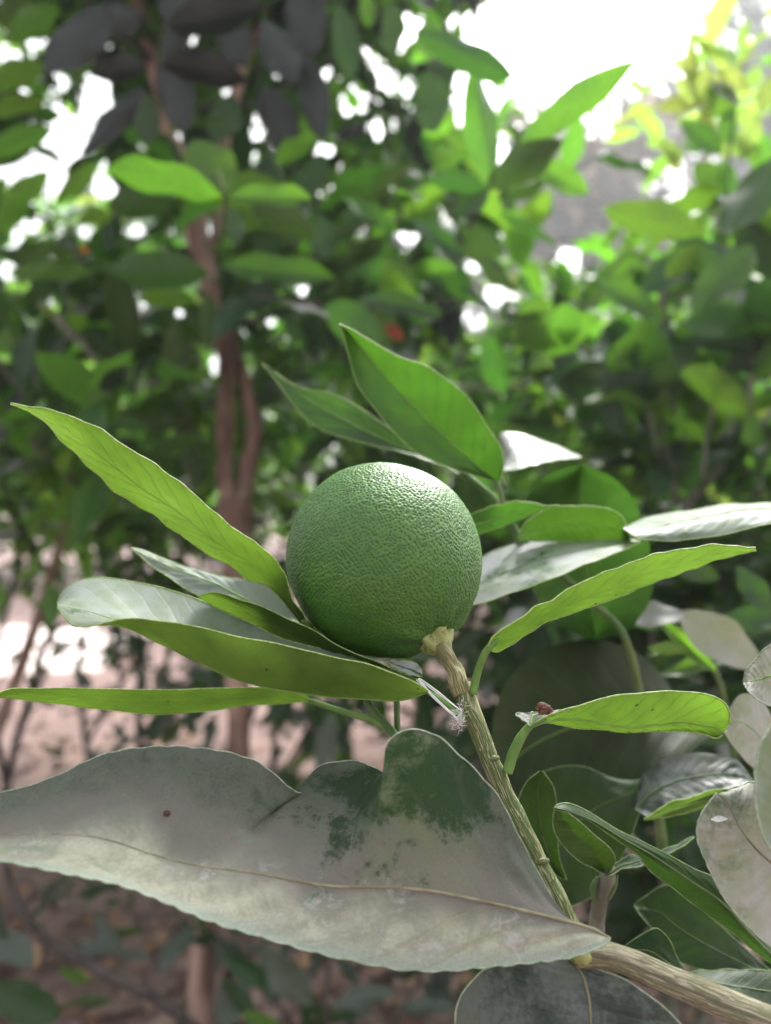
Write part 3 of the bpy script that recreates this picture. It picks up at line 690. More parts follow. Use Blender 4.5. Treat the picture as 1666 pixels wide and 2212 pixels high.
hand(T4, [(1525, 510, 1302, 440, 84, 0.7, 'mid', -20), (1690, 330, 1560, 520, 110, 0.75, 'dark', 15), (1625, 530, 1500, 680, 110, 0.7, 'mid', 15), (1432, 690, 1290, 596, 62, 0.8, 'mid', 20),
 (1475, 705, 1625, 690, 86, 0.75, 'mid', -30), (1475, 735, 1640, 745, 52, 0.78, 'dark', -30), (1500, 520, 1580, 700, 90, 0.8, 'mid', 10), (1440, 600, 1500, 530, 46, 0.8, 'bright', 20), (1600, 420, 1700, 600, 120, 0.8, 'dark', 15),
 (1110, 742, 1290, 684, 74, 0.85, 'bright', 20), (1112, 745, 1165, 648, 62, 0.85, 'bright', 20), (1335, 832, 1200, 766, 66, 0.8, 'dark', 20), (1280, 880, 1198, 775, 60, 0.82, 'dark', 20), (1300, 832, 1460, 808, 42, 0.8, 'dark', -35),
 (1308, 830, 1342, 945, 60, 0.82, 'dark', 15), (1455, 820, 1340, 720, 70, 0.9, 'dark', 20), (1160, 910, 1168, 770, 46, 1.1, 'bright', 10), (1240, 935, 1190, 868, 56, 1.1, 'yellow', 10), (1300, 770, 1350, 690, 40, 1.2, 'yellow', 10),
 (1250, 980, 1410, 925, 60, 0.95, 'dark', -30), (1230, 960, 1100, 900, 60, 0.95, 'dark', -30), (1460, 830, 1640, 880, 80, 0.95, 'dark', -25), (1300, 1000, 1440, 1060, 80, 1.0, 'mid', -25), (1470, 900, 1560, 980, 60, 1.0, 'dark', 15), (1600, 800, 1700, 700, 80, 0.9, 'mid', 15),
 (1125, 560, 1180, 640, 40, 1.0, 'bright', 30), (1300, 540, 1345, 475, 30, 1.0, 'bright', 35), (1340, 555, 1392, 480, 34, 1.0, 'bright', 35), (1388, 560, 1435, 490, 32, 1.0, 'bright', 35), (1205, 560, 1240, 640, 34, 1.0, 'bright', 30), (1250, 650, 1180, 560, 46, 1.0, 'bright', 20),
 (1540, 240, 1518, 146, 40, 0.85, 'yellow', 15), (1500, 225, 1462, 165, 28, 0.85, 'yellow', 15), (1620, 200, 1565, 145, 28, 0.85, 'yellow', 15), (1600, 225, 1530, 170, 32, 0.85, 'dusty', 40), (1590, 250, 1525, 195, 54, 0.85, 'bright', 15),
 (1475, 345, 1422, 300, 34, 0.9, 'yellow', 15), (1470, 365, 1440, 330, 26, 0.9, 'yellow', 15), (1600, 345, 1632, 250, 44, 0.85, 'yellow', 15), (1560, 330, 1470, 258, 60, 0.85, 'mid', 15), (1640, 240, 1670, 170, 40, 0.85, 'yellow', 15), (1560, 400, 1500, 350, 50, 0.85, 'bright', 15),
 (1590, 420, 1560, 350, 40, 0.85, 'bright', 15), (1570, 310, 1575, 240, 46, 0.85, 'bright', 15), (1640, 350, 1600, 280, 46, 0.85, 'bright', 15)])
tube('branch', ppath([(1560, 520, 0.85, 6), (1570, 440, 0.85, 5), (1575, 340, 0.85, 4), (1590, 230, 0.85, 3)]), M['greentwig'], T4, 24, 6)
RB = lambda p: proj(p)[1] < 575 and proj(p)[0] < 1480
grow(T4, [((1.0, 1.7, 1.35), (0.42, 0.4, 0.4), 44), ((0.62, 1.7, 1.12), (0.4, 0.4, 0.28), 95), ((0.80, 1.5, 0.75), (0.5, 0.4, 0.38), 130)], {'mid': 0, 'dark': 0, 'bright': 0, 'yellow': 0, 'lit': 0}, [3, 2.6, 2, 0.3, 1], 0.08, 0.115, avoid=RB)

grow(T4, [(tuple(P(1480, 930, 0.85)), (0.16, 0.07, 0.10), 22), (tuple(P(1220, 800, 0.95)), (0.10, 0.06, 0.10), 10), (tuple(P(1560, 620, 0.95)), (0.10, 0.06, 0.12), 10)], {'mid': 0, 'dark': 0, 'bright': 0}, [3, 2, 1.5], 0.085, 0.11, per=(3, 6), slack=0.7, avoid=RB)
grow(T4, [(tuple(P(1570, 270, 1.0)), (0.075, 0.08, 0.08), 9)], {'yellow': 0, 'lit': 0}, [3, 2], 0.05, 0.075, per=(4, 6), slack=0.5, gaps=False, up=1.2)
T5 = tree_thing('citrus_tree', 1.55, 3.6, 'sunlit yellow green citrus tree farther back on the right below the hazy trees')
tube('trunk', [(1.55, 3.6, -0.05, 0.035), (1.5, 3.6, 0.7, 0.03), (1.6, 3.6, 1.4, 0.02), (1.55, 3.6, 2.0, 0.012)], M['bark'], T5, 30, 10, 0.25)
grow(T5, [((1.3, 3.6, 1.25), (0.95, 0.6, 0.6), 150), ((2.3, 3.8, 1.7), (0.6, 0.5, 0.8), 60), ((0.7, 3.5, 1.1), (0.5, 0.5, 0.5), 60)], {'lit': 0, 'yellow': 0, 'mid': 0, 'dusty': 0, 'bright': 0}, [5, 1.2, 1.5, 0.6, 3], 0.09, 0.125, avoid=lambda p: proj(p)[1] < 560 and proj(p)[0] < 1600)

# -- row farther back
LB = ['citrus tree far behind at the left in the back row', 'citrus tree of the back row behind the forked trunk', 'citrus tree of the back row behind the green fruit', 'citrus tree far behind at the right in the back row', 'citrus tree of the back row beyond the right edge']
for k, (x, y, zt) in enumerate([(-4.6, 9.6, 3.4), (-1.9, 10.2, 3.6), (0.35, 6.4, 2.5), (2.6, 6.8, 2.4), (4.6, 8.0, 2.6)]):
    t = tree_thing('citrus_tree', x, y, LB[k])
    tube('trunk', [(x, y, -0.05, 0.06), (x + 0.05, y, 0.8, 0.05), (x - 0.04, y, 1.6, 0.035), (x, y, zt - 0.2, 0.015)], M['bark'], t, 24, 10, 0.25)
    lo = 0.65 if k < 2 else 0.3
    grow(t, [((x, y, (zt + lo) / 2), (1.35, 0.9, (zt - lo) / 2), 300)], {'mid': 0, 'lit': 0, 'bright': 0}, [3, 3, 3], 0.10, 0.15, slack=1.2, maxobj=180, twigs=False, avoid=lambda p: proj(p)[1] < 560 and proj(p)[0] > 1130)

# -- far hazy trees
for k, (lab, x, y, zc, rad, mats, wts, n) in enumerate([
    ('tall haze greyed tree far off in the upper right corner against the white sky', 9.3, 17.5, 9.0, (3.2, 2.2, 4.3), {'far_grey': 0, 'mid': 0}, [6, 0.4], 1500),
    ('far tree with tan and brown leaves below the white sky on the right', 3.9, 15.0, 6.3, (2.2, 1.8, 2.9), {'far_brown': 0, 'far_grey': 0}, [5, 3], 1000),
    ('far grey green tree left of the tan leaved one', 1.6, 17.0, 5.6, (2.0, 1.8, 4.4), {'far_grey': 0, 'far_brown': 0, 'bright': 0}, [4, 1, 2], 800),
    ('far green tree behind the citrus row on the left', -4.5, 15.0, 5.2, (3.6, 2.0, 2.9), {'mid': 0, 'bright': 0, 'far_grey': 0}, [4, 3, 1], 800),
    ('far low tree beyond the right edge behind the citrus row', 8.0, 14.0, 3.2, (2.6, 2.0, 2.4), {'far_brown': 0, 'bright': 0, 'far_grey': 0}, [3, 1, 3], 600)]):
    t = tree_thing('broadleaf_tree', x, y, lab)
    tube('trunk', [(x, y, -0.05, 0.22), (x + 0.1, y, zc * 0.4, 0.17), (x - 0.05, y, zc * 0.8, 0.11), (x, y, zc + rad[2] * 0.6, 0.04)], M['bark'], t, 24, 10, 0.2)
    for q in range(5):
        a = q * 1.3 + k; z0 = zc * (0.45 + 0.1 * q)
        tube('branch', [(x, y, z0, 0.09), (x + math.cos(a) * rad[0] * 0.4, y + math.sin(a) * rad[1] * 0.4, z0 + rad[2] * 0.2, 0.06), (x + math.cos(a) * rad[0] * 0.8, y + math.sin(a) * rad[1] * 0.8, z0 + rad[2] * 0.45, 0.02)], M['bark'], t, 14, 8, 0.2)
    cl = []
    for q in range(26):
        v3 = Vector(rng.normal(size=3)).normalized() * (0.35 + 0.6 * rng.random())
        f = 0.22 + 0.16 * rng.random()
        cl.append(((x + v3.x * rad[0], y + v3.y * rad[1], zc + v3.z * rad[2]), (rad[0] * f, rad[1] * f, rad[2] * f * 0.8), int(n * 0.033)))
    grow(t, cl, mats, wts, 0.22, 0.36, tpls='S', maxobj=120, twigs=False, gaps=True, per=(6, 10), slack=1.0 if k else 0.0)

# -- low growth
SL = tree_thing('citrus_shrub', -0.75, 1.05, 'low shrub with grey dusty leaves and a dark slanting stem at the bottom left', 'shrub')
tube('stem', ppath([(445, 2240, 0.85, 10), (350, 2165, 0.82, 12), (240, 2110, 0.8, 12), (150, 2065, 0.8, 12), (90, 2020, 0.8, 10), (40, 1960, 0.8, 9), (15, 1880, 0.8, 7), (-10, 1760, 0.8, 6)]), M['darktwig'], SL, 40, 8, 0.2)
tube('stem', ppath([(445, 2240, 0.85, 14), (480, 2500, 1.0, 16), (420, 2900, 1.1, 18)]), M['darktwig'], SL, 12, 8, 0.2)
tube('stem', ppath([(30, 1975, 0.8, 6), (60, 1950, 0.8, 5), (140, 1905, 0.8, 3)]), M['darktwig'], SL, 12, 6)
hand(SL, [(60, 1985, 160, 1895, 20, 0.8, 'greyed', 60), (150, 2050, 330, 2045, 34, 0.85, 'greyed', -50), (70, 2085, -10, 2010, 60, 0.75, 'greyed', 20), (130, 2200, -20, 2130, 90, 0.7, 'dark', -20), (250, 2165, 90, 2160, 24, 0.8, 'greyed', -50), (-10, 1930, 12, 2050, 26, 0.75, 'greyed', 10),
 (200, 2115, 120, 2100, 26, 0.85, 'bright', -40), (270, 2060, 200, 1980, 34, 0.95, 'greyed', -30)])
SM = tree_thing('citrus_shrub', -0.05, 1.0, 'low shrub with drooping grey leaves under the big pale leaf at the bottom middle', 'shrub')
tube('stem', ppath([(720, 2500, 1.0, 8), (705, 2212, 0.95, 6), (712, 2080, 0.95, 5), (730, 1900, 0.95, 4), (700, 1650, 1.0, 4), (650, 1500, 1.0, 3)]), M['darktwig'], SM, 24, 6, 0.2)
tube('stem', ppath([(840, 2500, 1.0, 8), (850, 2250, 0.95, 6), (900, 2130, 0.95, 5), (930, 2050, 0.95, 4)]), M['darktwig'], SM, 24, 6, 0.2)
tube('stem', ppath([(700, 2300, 0.95, 6), (620, 2200, 0.85, 5), (570, 2060, 0.8, 4), (560, 1950, 0.8, 3)]), M['darktwig'], SM, 24, 6, 0.2)
hand(SM, [(570, 2040, 668, 2190, 66, 0.75, 'greyed', 25), (715, 2180, 850, 2130, 40, 0.8, 'greyed', -35), (480, 2060, 600, 2140, 54, 0.9, 'dark', 20), (560, 2212, 480, 2110, 44, 0.9, 'dark', 10), (620, 2230, 520, 2195, 40, 0.7, 'bright', -30), (980, 2180, 860, 2170, 40, 0.85, 'greyed', 30),
 (720, 1540, 690, 1680, 60, 0.9, 'greyed', 20), (640, 1500, 560, 1570, 40, 1.0, 'dark', 20), (560, 2010, 500, 1990, 30, 0.8, 'greyed', 40)])
grow(SM, [((-0.15, 1.35, 0.28), (0.45, 0.3, 0.2), 40), ((-0.1, 1.5, 0.62), (0.35, 0.25, 0.12), 30), ((-0.45, 2.0, 0.45), (0.5, 0.3, 0.16), 22)], {'greyed': 0, 'dark': 0}, [3, 2], 0.05, 0.08, 'darktwig')

# thin stems in front of the bright path
for k, (lab, pts, extra) in enumerate([
    ('thin bare sapling with forking dark stems before the bright sand at the left edge', [(20, 2300, 2.2, 10), (15, 1700, 2.2, 8), (60, 1520, 2.2, 9), (110, 1370, 2.2, 8), (200, 1320, 2.2, 5), (300, 1180, 2.2, 4)], [[(15, 1700, 2.2, 9), (-20, 1500, 2.2, 8), (20, 1290, 2.2, 6), (60, 1120, 2.2, 4)], [(60, 1520, 2.2, 5), (150, 1400, 2.2, 4), (330, 1430, 2.2, 3)], [(-20, 1500, 2.2, 4), (70, 1395, 2.2, 3), (260, 1410, 2.2, 2)]]),
    ('thin bare sapling with straight stems between the bright sand and the forked trunk', [(300, 2100, 2.4, 9), (300, 1600, 2.4, 8), (303, 1400, 2.4, 7), (310, 1250, 2.4, 5), (290, 1100, 2.4, 4)], [[(300, 1620, 2.4, 6), (365, 1560, 2.4, 6), (362, 1400, 2.4, 5), (400, 1240, 2.4, 4)], [(365, 1560, 2.4, 5), (420, 1450, 2.4, 4), (440, 1300, 2.4, 3)], [(303, 1450, 2.4, 4), (240, 1380, 2.4, 3), (180, 1260, 2.4, 3)], [(365, 1580, 2.4, 5), (480, 1500, 2.4, 4), (560, 1330, 2.4, 3)]]),
    ('thin dark sapling with crossing stems over the bright sand left of the forked trunk', [(180, 2200, 2.6, 8), (190, 1650, 2.6, 7), (170, 1450, 2.6, 6), (200, 1300, 2.6, 5), (190, 1180, 2.6, 4)], [[(190, 1600, 2.6, 5), (260, 1480, 2.6, 5), (350, 1330, 2.6, 4), (380, 1200, 2.6, 3)], [(170, 1450, 2.6, 4), (90, 1340, 2.6, 3), (40, 1200, 2.6, 3)], [(260, 1480, 2.6, 4), (250, 1300, 2.6, 3)], [(190, 1560, 2.6, 4), (320, 1500, 2.6, 3), (460, 1440, 2.6, 3)]]),
    ('leaning reddish sapling left of the forked trunk at the left edge', [(-60, 1700, 2.0, 16), (0, 1560, 2.0, 15), (110, 1250, 2.0, 12), (150, 1060, 2.0, 9), (160, 940, 2.0, 6)], [[(110, 1250, 2.0, 6), (60, 1160, 2.0, 5), (0, 1050, 2.0, 4)]]),
    ('thin upright stem with a few leaves to the right of the forked trunk', [(600, 2000, 2.1, 8), (590, 1700, 2.1, 7), (600, 1480, 2.1, 6), (620, 1350, 2.1, 5), (640, 1200, 2.1, 4)], [[(590, 1700, 2.1, 5), (660, 1580, 2.1, 4), (700, 1450, 2.1, 3)]])]):
    x, y, dd, r = pts[0]
    p0 = P(x, y, dd)
    t = tree_thing('sapling', p0.x, dd, lab, 'sapling')
    tube('stem', [(p0.x, dd, -0.03, r / 1666 * dd)] + ppath(pts[1:] if p0.z < 0.1 else pts), M['bark'] if 'reddish' in lab else M['darktwig'], t, 30, 8, 0.2)
    for e in extra: tube('branch', ppath(e), M['darktwig'], t, 20, 6, 0.2)
    top = P(*pts[-1][:3])
    grow(t, [(top + Vector((0, 0, -0.1)), (0.40, 0.25, 0.14), 26), (top + Vector((0.05, 0, -0.35)), (0.36, 0.25, 0.10), 4)], {'dark': 0, 'dusty': 0, 'mid': 0}, [3, 2, 2], 0.05, 0.08, 'darktwig', gaps=True)

SR = tree_thing('citrus_shrub', 0.45, 1.2, 'dense dark shrub filling the shade behind the leaves on the lower right', 'shrub')
tube('stem', [(0.45, 1.2, -0.03, 0.014), (0.42, 1.15, 0.4, 0.011), (0.38, 1.1, 0.8, 0.007)], M['twig'], SR, 20, 8, 0.2)
tube('stem', [(0.47, 1.2, -0.03, 0.012), (0.55, 1.25, 0.4, 0.009), (0.6, 1.2, 0.85, 0.006)], M['twig'], SR, 20, 8, 0.2)
grow(SR, [((0.38, 1.05, 0.82), (0.30, 0.25, 0.2), 90), ((0.17, 1.2, 0.82), (0.2, 0.2, 0.12), 26), ((0.45, 1.3, 0.58), (0.36, 0.25, 0.18), 90), ((0.42, 1.3, 0.32), (0.36, 0.25, 0.16), 60)], {'dark': 0, 'mid': 0, 'dusty': 0, 'yellow': 0}, [5, 2, 1, 0.15], 0.065, 0.09, 'darktwig')

# ------------------------------------------------------------------ haze
hm, hnt = new_mat('pale_air')
pv = hnt.nodes.new('ShaderNodeVolumePrincipled')
pv.inputs['Color'].default_value = (0.93, 0.95, 1.0, 1)
pv.inputs['Density'].default_value = 0.009
pv.inputs['Anisotropy'].default_value = 0.3
ho = hnt.nodes.new('ShaderNodeOutputMaterial'); hnt.links.new(pv.outputs[0], ho.inputs['Volume'])
X0, X1, Y0, Y1, Z0, Z1 = -14, 16, -3, 21, -1.2, 15.5
hz = mesh_obj('haze', [(x, y, z) for x in (X0, X1) for y in (Y0, Y1) for z in (Z0, Z1)],
              [(0, 1, 3, 2), (4, 6, 7, 5), (0, 4, 5, 1), (2, 3, 7, 6), (0, 2, 6, 4), (1, 5, 7, 3)], hm, origin=Vector((0, 0, 0)), smooth=False)
hz['kind'] = 'stuff'; hz['label'] = 'pale bright haze in the air between the far trees'; hz['category'] = 'haze'

# ------------------------------------------------------------------ leaf litter
items = []
for _ in range(9000):
    y = 1.1 + 9 * rng.random() ** 1.5; x = (rng.random() * 2 - 1) * (0.62 * y + 0.5)
    if x < -0.5 and 3.6 < y < 7.6 and rng.random() < 0.9: continue
    a = rng.random() * 6.28
    items.append((int(rng.random() < 0.22), int(rng.integers(0, 2)), Vector((x, y, 0.05 * noise.noise(Vector((x * 0.8, y * 0.8, 0))) + 0.004 + 0.02 * rng.random())), Vector((math.cos(a), math.sin(a), 0.25 * rng.normal())),
                  Vector((0.35 * rng.normal(), 0.35 * rng.normal(), 1)), 0.03 + 0.05 * rng.random()))
lit = stuff_leaves('leaf_litter', None, items, ['litter', 'brown'], TPS, Vector((0, 0, 0)))
lit['label'] = 'dry pinkish brown leaf litter covering the ground under the trees'; lit['category'] = 'leaf litter'
for k, (px, py, mat, lab) in enumerate([(55, 2060, 'brown', 'dry orange brown fallen leaf at the left edge left of the slanting dark stem'), (170, 2150, 'brown', 'dry brown fallen leaf below the slanting dark stem at the bottom left'),
                                        (330, 2050, 'litter', 'faded pinkish fallen leaf above the slanting dark stem, left of the brown trunk'), (640, 2110, 'brown', 'dry brown fallen leaf on the ground right of the brown trunk at the bottom')]):
    dd = 0.9 * 1666 / (py - 1106) * 1.03; p = P(px, py, dd)
    a = rng.random() * 6.28
    o = bpy.data.objects.new('fallen_leaf', leaf_mesh('H', k % 3, mat)); COL.objects.link(o)
    o.location = (p.x, p.y, 0.05 * noise.noise(Vector((p.x * 0.8, p.y * 0.8, 0))) + 0.03)
    o.rotation_mode = 'QUATERNION'; o.rotation_quaternion = frame(Vector((math.cos(a), math.sin(a), 0.1)), Vector((0.2, -0.2, 1))).to_quaternion()
    o.scale = (0.09,) * 3
    o['label'] = lab; o['category'] = 'fallen leaf'; o['group'] = 'large dry leaves fallen on the ground'

# ------------------------------------------------------------------ leaves near the lens, lofted through margin / midrib / margin
def loft(branch, A, Mm, B, dA, dM, dB, mat, rim='rim', rib='rib', petiole=None, nu=56, nv=16, relief=0.00025, serr=0.0, label=None, rimr=0.00017, ribr=0.0004, crisp=0.0, quad=1.0, flip=False, seed=0):
    """A, Mm, B: pixel polylines base -> tip of far margin, midrib and near margin; d*: distances (base, tip) or one per point"""
    def curve(pts, dd):
        n = len(pts)
        if len(dd) == n and n > 2: ds = dd
        else: ds = [dd[0] + (dd[-1] - dd[0]) * i / (n - 1) for i in range(n)]
        return spline([tuple(P(x, y, q)) for (x, y), q in zip(pts, ds)], nu + 1)
    a = curve(A, dA); b = curve(B, dB)
    if Mm is None:
        m_ = (a + b) / 2; m_[:, 2] -= dM * np.sin(np.linspace(0, np.pi, nu + 1))
    else: m_ = curve(Mm, dM)
    V, UV, F = [], [], []
    for i in range(nu + 1):
        u = i / nu
        pa, pm, pb = a[i], m_[i], b[i]
        chord = pb - pa; cl = np.linalg.norm(chord) + 1e-9
        tg = m_[min(i + 1, nu)] - m_[max(i - 1, 0)]
        nrm = np.cross(chord, tg); nrm /= (np.linalg.norm(nrm) + 1e-12)
        for k in range(nv + 1):
            v = k / nv * 2 - 1
            q = pa * (v * (v - 1) / 2) + pm * (1 - v * v) + pb * (v * (v + 1) / 2)
            l = (pa * -v + pm * (1 + v)) if v < 0 else (pm * (1 - v) + pb * v)
            p = q * quad + l * (1 - quad)
            edge = abs(v)
            qz = relief * math.cos(2 * math.pi * (u * 13 - edge * 2.2)) * math.sin(math.pi * min(1, edge * 1.05)) * min(1, cl / 0.01)
            qz += relief * 2.2 * noise.noise(Vector((u * 9 + seed, v * 2.5, seed)))
            if crisp: qz += crisp * edge ** 3 * noise.noise(Vector((u * 16, (v > 0) * 7 + seed, 0)))
            p = p + nrm * qz
            if serr and edge > 0.99: p = p + chord / cl * (serr * v * abs(math.sin(u * 95 + 3 * math.sin(u * 9))))
            V.append(p); UV.append((u, v * 0.5 + 0.5))
    for i in range(nu):
        for k in range(nv):
            c = i * (nv + 1) + k
            F.append((c, c + nv + 1, c + nv + 2, c + 1))
    nz = 0.0
    for f in F[::7]:
        p0, p1, p2, p3 = (V[j] for j in f)
        nz += np.cross(p2 - p0, p3 - p1)[2]
    if (nz < 0) != flip:
        F = [tuple(reversed(f)) for f in F]; upd = -1
    if mat in ('dull_near', 'dark_near', 'near_gloss') and rib == 'rib': rib = 'ribdull'
    if mat == 'dull_near' and rim == 'rim': rim = 'rimdull'
    o = mesh_obj('leaf', V, F, M[mat], branch, UV, origin=Vector(m_[0]))
    if label: o['label'] = label
    if rim:
        Ve, Fe = [], []
        for kk in (0, nv):
            pth = [V[i * (nv + 1) + kk] for i in range(nu + 1)]
            v_, f_, _ = tube_geo([(*p, rimr * (1 + 0.35 * noise.noise(Vector((i * 0.9, kk, seed))))) for i, p in enumerate(pth)], nu * 2, 6)
            off = len(Ve); Ve += v_; Fe += [tuple(x + off for x in ff) for ff in f_]
        mesh_obj('leaf_edge', Ve, Fe, M[rim], o, origin=Vector(m_[0]))
    if rib:
        c = nv // 2
        pth = [(*V[i * (nv + 1) + c], ribr * (1 - 0.8 * i / nu)) for i in range(0, nu + 1, 2)]
        tube('midrib', pth, M[rib], o, nu, 8)
    if petiole:
        tube('petiole', ppath(petiole), M['petiole'], o, 24, 10, 0.08)
    return o

FB = empty('fruiting_branch', P(1666, 2205, 0.165), 'striped green citrus branch holding the round green fruit and its leaves in sharp focus', 'branch')
# stem
tube('stem', ppath([(1268, 2058, 0.1725, 24.3), (1238, 2010, 0.175, 20.7), (1212, 1955, 0.177, 19.8), (1170, 1872, 0.180, 18.9), (1130, 1792, 0.183, 19.8), (1088, 1705, 0.187, 19.8), (1052, 1625, 0.190, 19.8), (1028, 1560, 0.192, 20.7), (1010, 1515, 0.194, 21.6), (996, 1480, 0.195, 20.7)]), M['stem'], FB, 120, 28, 0.16)
tube('fruit_stalk', ppath([(1003, 1500, 0.1945, 22), (990, 1465, 0.196, 21), (978, 1440, 0.197, 18), (966, 1418, 0.198, 17), (952, 1395, 0.1995, 18)]), M['corky'], FB, 60, 24, 0.35)
tube('stem', ppath([(1225, 2062, 0.173, 14), (1250, 2062, 0.172, 27), (1290, 2062, 0.171, 29), (1340, 2072, 0.170, 28), (1450, 2118, 0.168, 29), (1560, 2165, 0.166, 30), (1680, 2212, 0.164, 31), (1850, 2290, 0.16, 42)]), M['oldstem'], FB, 80, 28, 0.07, 5)
tube('bud_scar', ppath([(1222, 2052, 0.1722, 9), (1240, 2060, 0.171, 17), (1262, 2062, 0.170, 20), (1280, 2066, 0.1695, 12)]), M['calyx'], FB, 20, 12, 0.5, 3)
# nodes on the stem
for x, y, dd, r in [(1171, 1862, 0.1788, 9), (1063, 1640, 0.188, 9)]:
    tube('node', ppath([(x - 16, y + 3, dd + 0.001, r * 0.5), (x, y, dd, r), (x + 14, y - 4, dd + 0.001, r * 0.5)]), M['stem'], FB, 12, 10, 0.2)

# fruit
def make_fruit():
    fc = P(829, 1206, 0.216); Rf = 0.02720
    st = (P(957, 1404, 0.200) - fc).normalized()
    a = st.orthogonal().normalized(); b = st.cross(a)
    nt_, np_ = 520, 820
    from mathutils.kdtree import KDTree
    NP = 11500
    kd = KDTree(NP)
    for i in range(NP):
        zz = 1 - 2 * (i + 0.5) / NP; ph = i * 2.399963
        q = Vector((math.sqrt(1 - zz * zz) * math.cos(ph), math.sqrt(1 - zz * zz) * math.sin(ph), zz)) + Vector(rng.normal(size=3)) * 0.0055
        q = q + Vector((noise.noise(q * 6), noise.noise(q * 6 + Vector((9, 0, 0))), noise.noise(q * 6 + Vector((0, 9, 0))))) * 0.05
        kd.insert(q.normalized(), i)
    kd.balance()
    psz = 0.75 + 0.5 * rng.random(NP)
    V, F, pore = [], [], []
    for i in range(nt_ + 1):
        th = math.pi * i / nt_
        for k in range(np_):
            ph = 2 * math.pi * k / np_
            r = Rf * (1 + 0.062 * math.exp(-(th / 0.52) ** 2) + 0.012 * math.exp(-((math.pi - th) / 0.5) ** 2) - 0.012 * math.sin(th) ** 4)
            r *= 1 - 0.055 * math.exp(-(th / 0.13) ** 2)
            r *= 1 + 0.018 * math.exp(-((th - 0.30) / 0.17) ** 2) * (math.cos(5 * ph + 0.6) + 0.5 * math.cos(9 * ph))
            dr = st * math.cos(th) + (a * math.cos(ph) + b * math.sin(ph)) * math.sin(th)
            r *= 1 + 0.022 * noise.noise(dr * 1.7 + Vector((3, 1, 2))) + 0.004 * noise.noise(dr * 6)
            r += 0.00008 * noise.noise(dr * 22)
            _, j, dist = kd.find(dr)
            q = math.exp(-(dist / (0.0100 * psz[j])) ** 2)
            r -= 0.00021 * q * psz[j]
            pore.append(q); V.append(fc + dr * r)
    for i in range(nt_):
        for k in range(np_):
            k2 = (k + 1) % np_
            F.append((i * np_ + k, (i + 1) * np_ + k, (i + 1) * np_ + k2, i * np_ + k2))
    fr = mesh_obj('fruit', V, F, M['fruit'], FB, origin=fc)
    fr.data.attributes.new('pore', 'FLOAT', 'POINT').data.foreach_set('value', pore)
    fr['label'] = 'round unripe green citrus fruit with dimpled peel'
    # calyx: lobed collar
    V, F = [], []
    base = fc + st * Rf * 1.012
    prof = [(0.0032, -0.0012), (0.0045, -0.0006), (0.0047, 0.0003), (0.0040, 0.0013), (0.0036, 0.0028), (0.0027, 0.0036), (0.0024, 0.0046)]
    ns = 60
    for (rr, hh) in prof:
        for k in range(ns):
            ph = 2 * math.pi * k / ns
            lob = 1 + 0.26 * math.cos(5 * ph + 0.5) * (1 if hh < 0.002 else 0.4) + 0.08 * noise.noise(Vector((math.cos(ph) * 2, math.sin(ph) * 2, hh * 800)))
            V.append(base + (a * math.cos(ph) + b * math.sin(ph)) * rr * lob + st * (hh + 0.0005 * noise.noise(Vector((math.cos(ph) * 3, math.sin(ph) * 3, 5)))))
    for i in range(len(prof) - 1):
        for k in range(ns):
            k2 = (k + 1) % ns
            F.append((i * ns + k, i * ns + k2, (i + 1) * ns + k2, (i + 1) * ns + k))
    mesh_obj('calyx', V, F, M['calyx'], fr, origin=base)
make_fruit()

# L1 long leaf left of the fruit
loft(FB, [(662, 1347), (645, 1318), (622, 1262), (600, 1215), (560, 1175), (500, 1138), (450, 1093), (400, 1050), (330, 1000), (250, 950), (165, 905), (90, 879), (24, 871)], None,
     [(662, 1349), (640, 1330), (612, 1295), (578, 1266), (520, 1238), (450, 1195), (400, 1160), (330, 1113), (260, 1066), (200, 1016), (150, 966), (110, 925), (60, 888), (22, 872)],
     (0.203, 0.172), 0.0012, (0.210, 0.190), 'near_green', petiole=[(700, 1378, 0.215, 6), (680, 1362, 0.21, 6), (665, 1350, 0.205, 7), (655, 1338, 0.204, 5)], rib=None, seed=1, crisp=0.0010, label='long narrow leaf rising to the left of the fruit, underside lit through')
# L2 leaf behind, grey sheen painted in
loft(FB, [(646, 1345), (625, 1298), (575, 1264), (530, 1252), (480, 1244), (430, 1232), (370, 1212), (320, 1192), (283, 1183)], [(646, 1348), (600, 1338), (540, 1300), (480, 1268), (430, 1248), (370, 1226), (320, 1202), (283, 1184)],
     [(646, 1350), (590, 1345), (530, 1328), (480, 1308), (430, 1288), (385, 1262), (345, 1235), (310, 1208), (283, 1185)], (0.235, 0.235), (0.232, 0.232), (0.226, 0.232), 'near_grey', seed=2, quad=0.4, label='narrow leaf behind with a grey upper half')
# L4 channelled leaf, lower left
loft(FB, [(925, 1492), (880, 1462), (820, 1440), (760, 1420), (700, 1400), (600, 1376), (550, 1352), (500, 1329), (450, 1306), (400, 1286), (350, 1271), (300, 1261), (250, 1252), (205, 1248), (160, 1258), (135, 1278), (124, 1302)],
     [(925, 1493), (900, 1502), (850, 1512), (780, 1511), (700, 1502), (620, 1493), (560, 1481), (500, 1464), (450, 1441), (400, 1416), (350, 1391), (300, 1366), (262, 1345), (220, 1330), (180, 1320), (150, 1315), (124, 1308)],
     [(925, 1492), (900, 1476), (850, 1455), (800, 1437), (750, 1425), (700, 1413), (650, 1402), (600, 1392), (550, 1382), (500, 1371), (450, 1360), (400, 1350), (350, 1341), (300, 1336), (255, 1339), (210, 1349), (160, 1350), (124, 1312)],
     (0.200, 0.218), (0.190, 0.192), (0.184, 0.178), 'near_grey', rimr=0.0002, seed=3, quad=0.8, petiole=[(1000, 1552, 0.191, 7), (970, 1528, 0.19, 6), (945, 1508, 0.189, 6), (920, 1492, 0.188, 5)], nu=70, serr=0.0001, label='boat shaped leaf under the fruit with a silvery inside and lit green underside')
